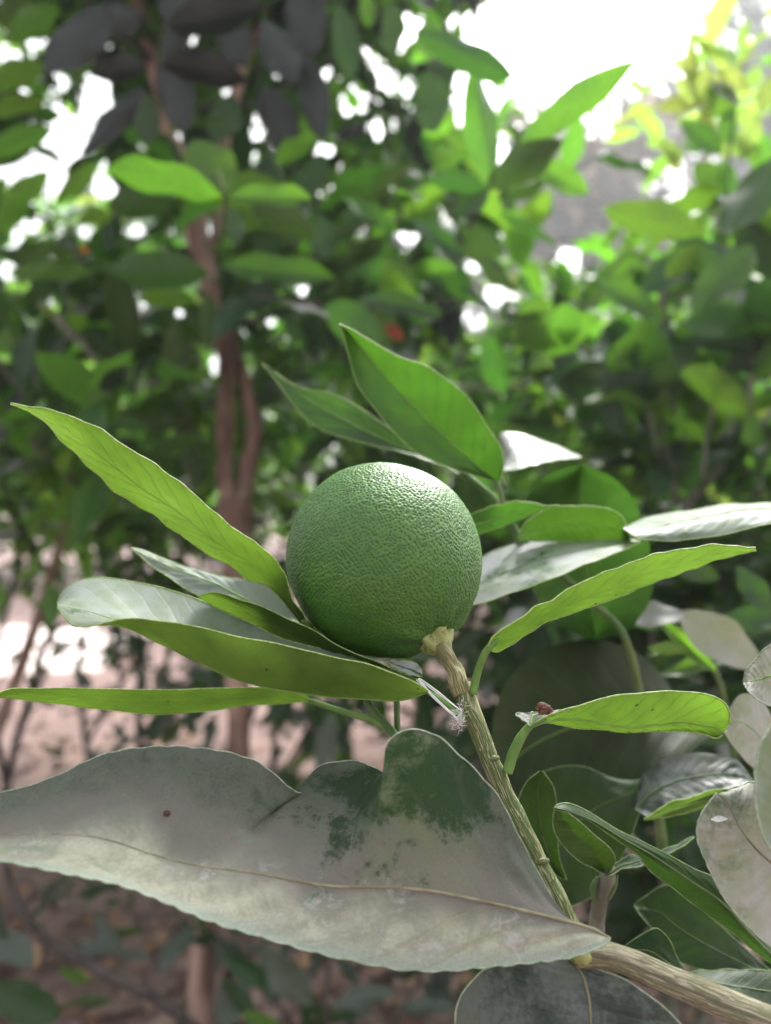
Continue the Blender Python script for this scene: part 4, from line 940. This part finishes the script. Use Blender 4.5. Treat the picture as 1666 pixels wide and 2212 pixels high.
# L5 small leaf just under the fruit
loft(FB, [(905, 1466), (860, 1448), (800, 1424), (725, 1391), (690, 1370), (640, 1343), (600, 1325), (550, 1304), (500, 1289), (455, 1282), (428, 1290)], None,
     [(905, 1468), (860, 1462), (800, 1446), (720, 1425), (660, 1408), (600, 1382), (560, 1360), (520, 1338), (480, 1317), (450, 1302), (428, 1291)], (0.200, 0.198), 0.0006, (0.212, 0.208), 'near_green', rib=None, seed=4, serr=0.0001, petiole=[(1000, 1545, 0.194, 5), (950, 1500, 0.197, 4), (905, 1466, 0.200, 4)], label='leaf tucked under the fruit')
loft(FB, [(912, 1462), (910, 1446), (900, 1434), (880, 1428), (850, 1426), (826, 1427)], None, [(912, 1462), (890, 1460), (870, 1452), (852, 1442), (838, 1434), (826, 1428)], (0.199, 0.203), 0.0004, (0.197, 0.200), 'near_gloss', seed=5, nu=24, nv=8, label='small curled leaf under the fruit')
loft(FB, [(722, 1389), (700, 1372), (680, 1358), (662, 1350)], None, [(722, 1390), (695, 1382), (670, 1370), (655, 1356)], (0.207, 0.207), 0.0003, (0.204, 0.206), 'near_green', seed=6, nu=20, nv=6)
# L6 flat horizontal leaf at left
loft(FB, [(672, 1512), (650, 1496), (600, 1488), (520, 1486), (400, 1489), (250, 1490), (100, 1486), (40, 1487), (10, 1495), (-25, 1512)], None,
     [(672, 1516), (630, 1519), (560, 1522), (480, 1532), (400, 1541), (330, 1543), (250, 1536), (150, 1523), (60, 1513), (10, 1509), (-25, 1514)], (0.222, 0.190), 0.0003, (0.224, 0.205), 'near_green', rib=None, seed=7, petiole=[(850, 1580, 0.205, 8), (825, 1565, 0.208, 8), (800, 1552, 0.211, 8), (770, 1546, 0.214, 7), (720, 1530, 0.218, 6), (670, 1514, 0.222, 6)], label='leaf lying level at the left, seen from below')
tube('twig', ppath([(862, 1600, 0.200, 9), (840, 1572, 0.203, 9), (815, 1545, 0.206, 8), (790, 1512, 0.208, 7)]), M['greentwig'], FB, 20, 10, 0.15)
tube('twig', ppath([(860, 1605, 0.206, 7), (858, 1560, 0.208, 7), (857, 1510, 0.21, 7)]), M['greentwig'], FB, 20, 10, 0.15)
# L9 long right leaf
loft(FB, [(1056, 1398), (1066, 1378), (1088, 1360), (1150, 1318), (1200, 1290), (1300, 1240), (1400, 1204), (1470, 1187), (1540, 1176), (1575, 1177), (1605, 1183), (1633, 1186)], None,
     [(1056, 1402), (1076, 1406), (1102, 1392), (1150, 1362), (1200, 1337), (1300, 1302), (1400, 1264), (1450, 1246), (1540, 1216), (1590, 1199), (1615, 1192), (1633, 1188)], (0.187, 0.182), 0.0008, (0.192, 0.196), 'near_green', rib=None, seed=8, crisp=0.0006, serr=0.00012, rimr=0.00022,
     petiole=[(1022, 1498, 0.193, 9), (1030, 1460, 0.192, 9), (1042, 1425, 0.190, 8), (1056, 1400, 0.188, 8), (1075, 1382, 0.187, 5)], label='long leaf sweeping up to the right of the fruit')
# L10 leaf on the right with curled far end
loft(FB, [(1145, 1566), (1190, 1545), (1240, 1526), (1330, 1503), (1400, 1496), (1470, 1495), (1530, 1500), (1562, 1516), (1576, 1538), (1577, 1560)], [(1145, 1568), (1180, 1557), (1230, 1553), (1290, 1560), (1350, 1570), (1420, 1566), (1480, 1562), (1530, 1570), (1555, 1578), (1565, 1582)],
     [(1145, 1570), (1180, 1562), (1220, 1568), (1280, 1575), (1350, 1580), (1420, 1581), (1480, 1581), (1520, 1585), (1545, 1594), (1560, 1588)], (0.184, 0.188), (0.186, 0.198), (0.192, 0.196), 'near_green', seed=9, rimr=0.00022, petiole=[(1096, 1668, 0.186, 12), (1108, 1630, 0.186, 12), (1125, 1595, 0.185, 11), (1146, 1568, 0.185, 8), (1180, 1552, 0.185, 5)], label='leaf on the lower right with a bent down end and a dried bud at its base')
loft(FB, [(1148, 1565), (1165, 1552), (1210, 1540), (1240, 1530)], None, [(1146, 1568), (1130, 1556), (1115, 1542), (1155, 1540)], (0.184, 0.186), 0.0002, (0.182, 0.186), 'pale', rim='rimgrey', seed=10, nu=18, nv=8)
# L7 big coated leaf in front
loft(FB, [(1318, 2026), (1280, 2004), (1245, 1998), (1215, 1985), (1188, 1930), (1152, 1868), (1112, 1790), (1082, 1730), (1050, 1690), (1012, 1650), (980, 1622), (945, 1592), (910, 1580), (872, 1582), (842, 1600), (832, 1628), (836, 1660), (828, 1672), (800, 1656), (762, 1646), (722, 1648), (684, 1660), (661, 1690), (645, 1714), (600, 1680), (560, 1650), (500, 1630), (430, 1619), (350, 1615), (262, 1622), (200, 1640), (130, 1675), (60, 1700), (0, 1712), (-120, 1730), (-260, 1790)],
     [(1318, 2028), (1270, 2005), (1220, 1990), (1100, 1960), (960, 1930), (850, 1918), (720, 1915), (650, 1905), (550, 1885), (430, 1870), (330, 1845), (230, 1815), (130, 1803), (0, 1800), (-120, 1792), (-260, 1792)],
     [(1318, 2030), (1290, 2046), (1230, 2066), (1150, 2077), (1050, 2087), (960, 2095), (850, 2091), (750, 2071), (650, 2046), (560, 2020), (450, 1985), (350, 1945), (250, 1908), (100, 1876), (0, 1858), (-120, 1838), (-260, 1795)],
     [0.1635, 0.165, 0.166, 0.167, 0.169, 0.171, 0.172, 0.172, 0.171, 0.170, 0.169, 0.1675, 0.166, 0.165, 0.1645, 0.165, 0.170, 0.182, 0.186, 0.189, 0.190, 0.189, 0.186, 0.180, 0.178, 0.177, 0.176, 0.176, 0.176, 0.176, 0.175, 0.174, 0.173, 0.171, 0.168, 0.164],
     (0.1632, 0.160), (0.1615, 0.146), 'coated', rim='rimgrey', rib='ribtan', rimr=0.00016, ribr=0.0004, nu=220, nv=26, serr=0.00035, relief=0.00035, seed=11, quad=0.5, label='large grey coated leaf across the front with a folded lobe and dark bare patches')
COATED = [o for o in FB.children if o.data and o.data.materials and o.data.materials[0] == M['coated']][0]
# L8 leaf at the bottom
loft(FB, [(1225, 2068), (1180, 2063), (1130, 2066), (1062, 2084), (1020, 2120), (992, 2160), (984, 2212), (1000, 2290), (1080, 2380)], [(1232, 2072), (1260, 2110), (1275, 2180), (1270, 2260), (1240, 2340), (1200, 2400)],
     [(1238, 2076), (1290, 2094), (1350, 2116), (1400, 2150), (1450, 2190), (1490, 2240), (1500, 2310), (1440, 2370), (1350, 2420)], (0.172, 0.160), (0.1715, 0.156), (0.1715, 0.156), 'dark_near', rim='rimgrey', rib='ribtan', seed=12, quad=0.5, nu=60, nv=20, label='dark leaf with grey film at the bottom edge below the branch')

# dried bud, specks, silk
bud = empty('dried_bud', P(1175, 1530, 0.1825), 'tiny shrivelled brown bud lying on the base of the right hand leaf', 'dried bud')
V, F = [], []
c0 = P(1176, 1533, 0.1825)
for i in range(13):
    th = math.pi * i / 12
    for k in range(20):
        ph = 2 * math.pi * k / 20
        dr = Vector((math.cos(th) * 1.35, math.sin(th) * math.cos(ph), math.sin(th) * math.sin(ph)))
        r = 0.00115 * (1 + 0.5 * noise.noise(dr * 1.9 + Vector((4, 0, 0))) + 0.18 * math.sin(5 * ph))
        V.append(c0 + dr * r)
for i in range(12):
    for k in range(20): F.append((i * 20 + k, (i + 1) * 20 + k, (i + 1) * 20 + (k + 1) % 20, i * 20 + (k + 1) % 20))
mesh_obj('shrivelled_bud', V, F, M['bud'], bud, origin=c0)
tube('curled_scale', ppath([(1160, 1530, 0.182, 4), (1166, 1522, 0.181, 5), (1180, 1524, 0.1812, 4), (1194, 1537, 0.1815, 3)]), M['bud'], bud, 16, 8, 0.4)
for x, y, dd, r, lab in [(360, 1757, 0.1695, 7, 'dark brown insect speck on the far half of the big grey leaf'), (1348, 2184, 0.166, 8, 'dark brown insect speck on the leaf at the bottom edge')]:
    org = WLOC[COATED.name]; cam0 = Vector((0, 0, CZ))
    hit, hp, _, _ = COATED.ray_cast(cam0 - org, (P(x, y, 1.0) - cam0).normalized())
    if hit: dd = (hp + org).y - 0.0002
    V, F = [], []; c0 = P(x, y, dd); rr = r / 1666 * dd
    for i in range(9):
        for k in range(14):
            th, ph = math.pi * i / 8, 2 * math.pi * k / 14
            V.append(c0 + Vector((math.sin(th) * math.cos(ph) * (1.1 + 0.3 * noise.noise(Vector((th, ph, x)))), math.sin(th) * math.sin(ph) * 0.9, math.cos(th) * 0.9)) * rr)
    for i in range(8):
        for k in range(14): F.append((i * 14 + k, (i + 1) * 14 + k, (i + 1) * 14 + (k + 1) % 14, i * 14 + (k + 1) % 14))
    o = mesh_obj('insect_speck', V, F, M['spot'], None, origin=c0); o['label'] = lab; o['category'] = 'insect'
silk = empty('silk_web', P(985, 1545, 0.188), 'white silk threads and cottony fluff between the leaf stalk and the stem', 'spider silk')
for k in range(6):
    x0, y0 = 903 + random.uniform(-4, 12), 1464 + random.uniform(-3, 6); x1, y1 = 990 + random.uniform(-14, 14), 1545 + random.uniform(-14, 16)
    tube('thread', ppath([(x0, y0, 0.1885, 1.1), ((x0 + x1) / 2 + random.uniform(-5, 5), (y0 + y1) / 2 + random.uniform(-5, 7), 0.187, 1.3), (x1, y1, 0.1875, 1.0)]), M['silk'], silk, 14, 5)
V, F = [], []
for k in range(150):
    a0 = P(992 + random.gauss(0, 6), 1547 + random.gauss(0, 12), 0.1885 + random.gauss(0, 0.0006)); dv = Vector((random.gauss(0, 1), random.gauss(0, 1), random.gauss(0, 1))) * 0.0007
    v_, f_, _ = tube_geo([(*a0, 0.00005), (*(a0 + dv * 0.6 + Vector((0.0002, 0, 0))), 0.00005), (*(a0 + dv), 0.00003)], 4, 3)
    o = len(V); V += v_; F += [tuple(x + o for x in ff) for ff in f_]
fl = mesh_obj('fluff', V, F, M['silk'], silk, origin=P(992, 1547, 0.1885)); fl['kind'] = 'stuff'

# -- twig right behind the fruit
TB = empty('citrus_twig', P(1420, 1500, 0.30), 'citrus twig behind the fruit on the right with one glossy whitish leaf', 'twig')
tube('stem', ppath([(1440, 1900, 0.32, 12), (1400, 1600, 0.31, 10), (1355, 1390, 0.30, 8), (1290, 1310, 0.30, 8), (1200, 1230, 0.295, 7), (1120, 1150, 0.29, 6), (1070, 1080, 0.285, 7), (985, 1008, 0.285, 6)]), M['greentwig'], TB, 60, 10, 0.1)
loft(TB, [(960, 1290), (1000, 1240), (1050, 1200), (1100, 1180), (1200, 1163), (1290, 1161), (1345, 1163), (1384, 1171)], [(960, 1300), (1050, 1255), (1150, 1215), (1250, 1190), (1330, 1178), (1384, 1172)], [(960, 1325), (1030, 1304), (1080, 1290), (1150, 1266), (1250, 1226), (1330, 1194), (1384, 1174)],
     (0.298, 0.285), (0.270, 0.262), (0.243, 0.243), 'near_gloss', seed=20, quad=0.3, label='glossy whitish leaf right of the fruit')
loft(TB, [(990, 1130), (1025, 1108), (1062, 1094), (1110, 1083), (1150, 1085), (1180, 1092), (1210, 1093)], None, [(990, 1165), (1035, 1155), (1080, 1140), (1120, 1125), (1150, 1110), (1180, 1098), (1210, 1094)], (0.262, 0.258), 0.0004, (0.272, 0.262), 'deep', seed=21, label='green leaf end showing at the right of the fruit')
loft(TB, [(1120, 1155), (1140, 1125), (1185, 1098), (1240, 1093), (1290, 1095), (1335, 1108), (1355, 1135), (1362, 1165)], None, [(1120, 1165), (1160, 1168), (1200, 1170), (1240, 1172), (1280, 1174), (1310, 1175), (1340, 1172), (1362, 1168)], (0.272, 0.27), 0.0, (0.285, 0.28), 'deep', seed=22)
loft(TB, [(1290, 1385), (1370, 1350), (1410, 1270), (1402, 1180), (1380, 1100), (1330, 1035), (1262, 1004)], [(1290, 1385), (1275, 1280), (1262, 1150), (1256, 1060), (1258, 1004)], [(1290, 1385), (1200, 1345), (1140, 1250), (1118, 1150), (1140, 1070), (1190, 1022), (1255, 1004)],
     (0.32, 0.30), (0.335, 0.325), (0.32, 0.30), 'soft', rim=None, crisp=0.004, seed=23, quad=0.4, label='broad upright dull green leaf behind the glossy one')
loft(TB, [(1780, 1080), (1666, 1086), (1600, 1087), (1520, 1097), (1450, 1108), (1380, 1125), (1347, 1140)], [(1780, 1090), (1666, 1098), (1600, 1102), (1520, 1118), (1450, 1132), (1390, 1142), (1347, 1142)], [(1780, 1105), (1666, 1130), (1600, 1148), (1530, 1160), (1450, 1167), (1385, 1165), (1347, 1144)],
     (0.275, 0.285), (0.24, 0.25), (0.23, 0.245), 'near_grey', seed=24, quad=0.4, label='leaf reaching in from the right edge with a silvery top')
loft(TB, [(1100, 1050), (1088, 1000), (1086, 965), (1082, 934), (1130, 938), (1200, 962), (1255, 988)], None, [(1090, 1050), (1085, 1030), (1086, 1018), (1110, 1015), (1150, 1005), (1200, 995), (1255, 989)], (0.37, 0.35), 0.0, (0.30, 0.32), 'near_gloss', seed=25, label='small glossy whitish leaf behind')

# -- twig above the fruit
TA = empty('citrus_twig', P(1100, 1150, 0.285), 'citrus twig above the fruit bearing two large hanging green leaves', 'twig')
tube('stem', ppath([(1150, 1250, 0.30, 8), (1110, 1140, 0.285, 7), (1085, 1080, 0.28, 6), (1075, 1040, 0.278, 6)]), M['greentwig'], TA, 24, 10, 0.1)
loft(TA, [(1078, 1042), (1088, 1010), (1082, 968), (1052, 920), (1012, 860), (962, 818), (920, 790), (862, 770), (800, 736), (760, 712), (734, 699)], [(1078, 1042), (1030, 1005), (980, 960), (920, 905), (860, 845), (800, 775), (760, 725), (734, 699)],
     [(1078, 1043), (1040, 1032), (960, 1006), (900, 978), (850, 932), (802, 872), (772, 830), (752, 762), (742, 722), (734, 699)], (0.272, 0.262), (0.280, 0.268), (0.278, 0.264), 'deep', seed=30, quad=0.4, label='large green leaf hanging above the fruit, lit through from behind')
loft(TA, [(1010, 1030), (930, 985), (870, 945), (820, 910), (770, 876), (710, 848), (650, 838), (605, 812), (565, 784)], [(1010, 1030), (900, 978), (820, 945), (740, 905), (680, 872), (620, 825), (565, 784)], [(1010, 1030), (940, 1000), (860, 975), (790, 958), (720, 938), (665, 908), (625, 862), (595, 820), (565, 784)],
     (0.29, 0.31), (0.29, 0.31), (0.285, 0.31), 'deep', seed=31, quad=0.4, label='narrower green leaf behind, pointing up to the left')
# -- dull leaves below right
TC = empty('citrus_twig', P(1290, 2000, 0.215), 'grey stemmed citrus twig with dull green folded leaves in the lower right', 'twig')
tube('stem', ppath([(1270, 2400, 0.25, 18), (1285, 2100, 0.225, 17), (1290, 1990, 0.215, 17), (1300, 1930, 0.212, 16), (1312, 1895, 0.21, 18), (1318, 1870, 0.21, 12)]), M['twig'], TC, 40, 12, 0.3)
tube('stipule', ppath([(1284, 1945, 0.211, 5), (1282, 1915, 0.21, 7), (1292, 1895, 0.21, 4)]), M['greentwig'], TC, 12, 8)
tube('stipule', ppath([(1314, 1940, 0.211, 6), (1326, 1915, 0.21, 7), (1334, 1890, 0.21, 3)]), M['greentwig'], TC, 12, 8)
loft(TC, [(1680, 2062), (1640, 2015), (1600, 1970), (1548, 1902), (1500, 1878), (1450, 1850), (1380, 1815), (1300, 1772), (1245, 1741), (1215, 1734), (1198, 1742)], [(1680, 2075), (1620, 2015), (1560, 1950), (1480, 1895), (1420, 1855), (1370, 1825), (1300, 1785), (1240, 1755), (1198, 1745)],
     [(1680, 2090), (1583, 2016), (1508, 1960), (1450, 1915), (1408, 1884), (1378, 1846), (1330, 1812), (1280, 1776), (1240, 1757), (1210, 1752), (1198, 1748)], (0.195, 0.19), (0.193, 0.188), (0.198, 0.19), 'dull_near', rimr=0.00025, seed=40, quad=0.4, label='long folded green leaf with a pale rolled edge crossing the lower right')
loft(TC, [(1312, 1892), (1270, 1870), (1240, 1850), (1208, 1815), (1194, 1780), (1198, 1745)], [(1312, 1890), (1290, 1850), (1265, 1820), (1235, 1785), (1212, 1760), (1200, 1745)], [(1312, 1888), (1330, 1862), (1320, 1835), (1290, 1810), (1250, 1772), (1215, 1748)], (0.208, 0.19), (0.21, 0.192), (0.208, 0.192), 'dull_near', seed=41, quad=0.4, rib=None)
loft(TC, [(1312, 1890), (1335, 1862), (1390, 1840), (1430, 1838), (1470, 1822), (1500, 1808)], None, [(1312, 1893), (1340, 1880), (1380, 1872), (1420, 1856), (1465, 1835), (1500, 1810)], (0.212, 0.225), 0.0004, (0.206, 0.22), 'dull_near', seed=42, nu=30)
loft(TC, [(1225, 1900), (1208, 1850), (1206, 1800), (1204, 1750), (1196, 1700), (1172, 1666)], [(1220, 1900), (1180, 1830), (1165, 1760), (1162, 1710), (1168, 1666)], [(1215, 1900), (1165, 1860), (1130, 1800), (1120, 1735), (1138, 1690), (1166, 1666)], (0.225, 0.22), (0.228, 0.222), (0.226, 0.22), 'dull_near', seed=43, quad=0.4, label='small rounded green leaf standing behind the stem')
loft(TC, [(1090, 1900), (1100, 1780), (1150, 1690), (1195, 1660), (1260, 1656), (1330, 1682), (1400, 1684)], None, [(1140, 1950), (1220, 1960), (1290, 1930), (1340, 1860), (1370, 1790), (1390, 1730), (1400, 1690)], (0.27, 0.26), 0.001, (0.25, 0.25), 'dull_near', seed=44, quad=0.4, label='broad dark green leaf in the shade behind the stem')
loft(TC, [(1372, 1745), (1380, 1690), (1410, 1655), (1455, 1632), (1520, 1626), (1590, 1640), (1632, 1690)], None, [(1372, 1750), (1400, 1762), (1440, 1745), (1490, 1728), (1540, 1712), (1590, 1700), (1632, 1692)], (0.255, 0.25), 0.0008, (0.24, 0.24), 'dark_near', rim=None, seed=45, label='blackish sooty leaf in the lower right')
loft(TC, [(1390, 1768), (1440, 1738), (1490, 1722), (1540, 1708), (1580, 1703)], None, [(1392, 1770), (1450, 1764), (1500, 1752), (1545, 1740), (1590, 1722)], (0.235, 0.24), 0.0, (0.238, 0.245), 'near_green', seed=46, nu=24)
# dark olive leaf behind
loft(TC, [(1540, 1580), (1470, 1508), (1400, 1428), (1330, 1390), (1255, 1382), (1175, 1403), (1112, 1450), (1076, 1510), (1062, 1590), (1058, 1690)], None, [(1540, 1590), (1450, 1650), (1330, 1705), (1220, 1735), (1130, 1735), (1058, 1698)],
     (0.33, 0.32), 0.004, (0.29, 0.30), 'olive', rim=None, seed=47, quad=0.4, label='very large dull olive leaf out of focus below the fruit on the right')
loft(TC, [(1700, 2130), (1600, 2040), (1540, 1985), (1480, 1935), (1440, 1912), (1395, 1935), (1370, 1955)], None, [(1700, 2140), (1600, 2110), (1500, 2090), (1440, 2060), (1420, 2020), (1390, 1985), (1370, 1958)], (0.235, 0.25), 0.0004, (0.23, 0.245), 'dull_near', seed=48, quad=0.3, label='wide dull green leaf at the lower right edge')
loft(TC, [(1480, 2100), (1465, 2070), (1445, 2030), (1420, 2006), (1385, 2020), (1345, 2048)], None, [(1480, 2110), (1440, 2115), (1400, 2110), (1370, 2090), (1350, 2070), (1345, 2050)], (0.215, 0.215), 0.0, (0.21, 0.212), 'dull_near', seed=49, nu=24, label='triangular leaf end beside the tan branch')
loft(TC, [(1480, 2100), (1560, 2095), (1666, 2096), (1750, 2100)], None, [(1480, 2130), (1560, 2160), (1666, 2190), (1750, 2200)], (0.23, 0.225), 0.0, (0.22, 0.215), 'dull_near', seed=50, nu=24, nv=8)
# -- pale leaves at the right edge
TD = empty('citrus_twig', P(1750, 1900, 0.17), 'citrus twig entering at the right edge with whitish coated leaves', 'twig')
tube('stem', ppath([(1760, 2100, 0.17, 16), (1740, 1900, 0.17, 14), (1730, 1700, 0.17, 12), (1720, 1500, 0.172, 10)]), M['oldstem'], TD, 30, 12, 0.1)
loft(TD, [(1735, 1850), (1700, 1790), (1660, 1750), (1640, 1700), (1622, 1690), (1600, 1700)], [(1735, 1900), (1690, 1880), (1640, 1840), (1600, 1790), (1570, 1730), (1550, 1715)], [(1735, 2100), (1680, 2055), (1620, 2005), (1570, 1945), (1530, 1870), (1508, 1800), (1518, 1755), (1550, 1712)],
     (0.172, 0.18), (0.172, 0.176), (0.166, 0.176), 'pale', rim='rimgrey', rib='ribtan', rimr=0.0002, serr=0.0002, seed=60, quad=0.4, nv=20, label='broad whitish leaf at the right edge with a white blot')
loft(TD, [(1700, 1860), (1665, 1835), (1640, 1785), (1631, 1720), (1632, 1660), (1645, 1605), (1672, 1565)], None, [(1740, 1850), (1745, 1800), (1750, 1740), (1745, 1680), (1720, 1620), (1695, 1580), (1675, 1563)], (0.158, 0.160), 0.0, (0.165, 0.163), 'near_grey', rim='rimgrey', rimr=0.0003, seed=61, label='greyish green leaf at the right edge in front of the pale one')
loft(TD, [(1730, 1420), (1690, 1390), (1660, 1400), (1635, 1425), (1615, 1450), (1607, 1475)], None, [(1735, 1500), (1700, 1520), (1666, 1522), (1640, 1510), (1620, 1495), (1607, 1478)], (0.18, 0.185), 0.0, (0.172, 0.18), 'pale', rim='rimgrey', rimr=0.0002, serr=0.0006, seed=62, label='pale leaf with a scalloped edge at the right edge')
loft(TD, [(1730, 1680), (1690, 1600), (1650, 1520), (1600, 1500), (1560, 1560)], None, [(1735, 1720), (1680, 1690), (1630, 1660), (1590, 1620), (1560, 1575)], (0.25, 0.25), 0.0, (0.24, 0.245), 'pale', rim=None, seed=63, label='blurred pale grey leaf behind the scalloped one')
blot = loft(TD, [(1536, 1770), (1545, 1764), (1556, 1762), (1572, 1768)], None, [(1538, 1772), (1550, 1776), (1562, 1774), (1572, 1769)], (0.1735, 0.1745), 0.0, (0.173, 0.174), 'silk', rim=None, rib=None, nu=8, nv=4); blot.name = 'white_blot'
# -- mixed leaves right of centre
TE = empty('citrus_twig', P(1600, 1600, 0.36), 'out of focus twig at the right with a curled cream yellow leaf and green leaves', 'twig')
tube('stem', ppath([(1620, 1900, 0.4, 8), (1580, 1600, 0.37, 7), (1545, 1450, 0.36, 6), (1480, 1400, 0.36, 5), (1400, 1420, 0.35, 4)]), M['greentwig'], TE, 30, 8)
hand(TE, [(1640, 1440, 1480, 1320, 90, 0.34, 'pale', 20, 0), (1480, 1330, 1352, 1320, 46, 0.33, 'dusty', 40, 0), (1545, 1450, 1420, 1335, 50, 0.35, 'bright', 15, 0), (1400, 1400, 1490, 1408, 36, 0.34, 'dusty', 40, 0), (1640, 1410, 1420, 1450, 44, 0.37, 'mid', 25, 0),
 (1666, 1330, 1600, 1220, 50, 0.4, 'dark', 20), (1340, 1500, 1420, 1520, 26, 0.22, 'pale', 30), (1440, 1200, 1560, 1260, 50, 0.5, 'dark', 10), (1700, 1340, 1560, 1330, 50, 0.45, 'dark', 20), (1500, 1600, 1640, 1560, 50, 0.4, 'dark', 20), (1180, 1640, 1230, 1560, 60, 0.4, 'mid', 10), (1300, 1660, 1340, 1560, 60, 0.38, 'dark', 20)])
print('objects', len(bpy.data.objects))
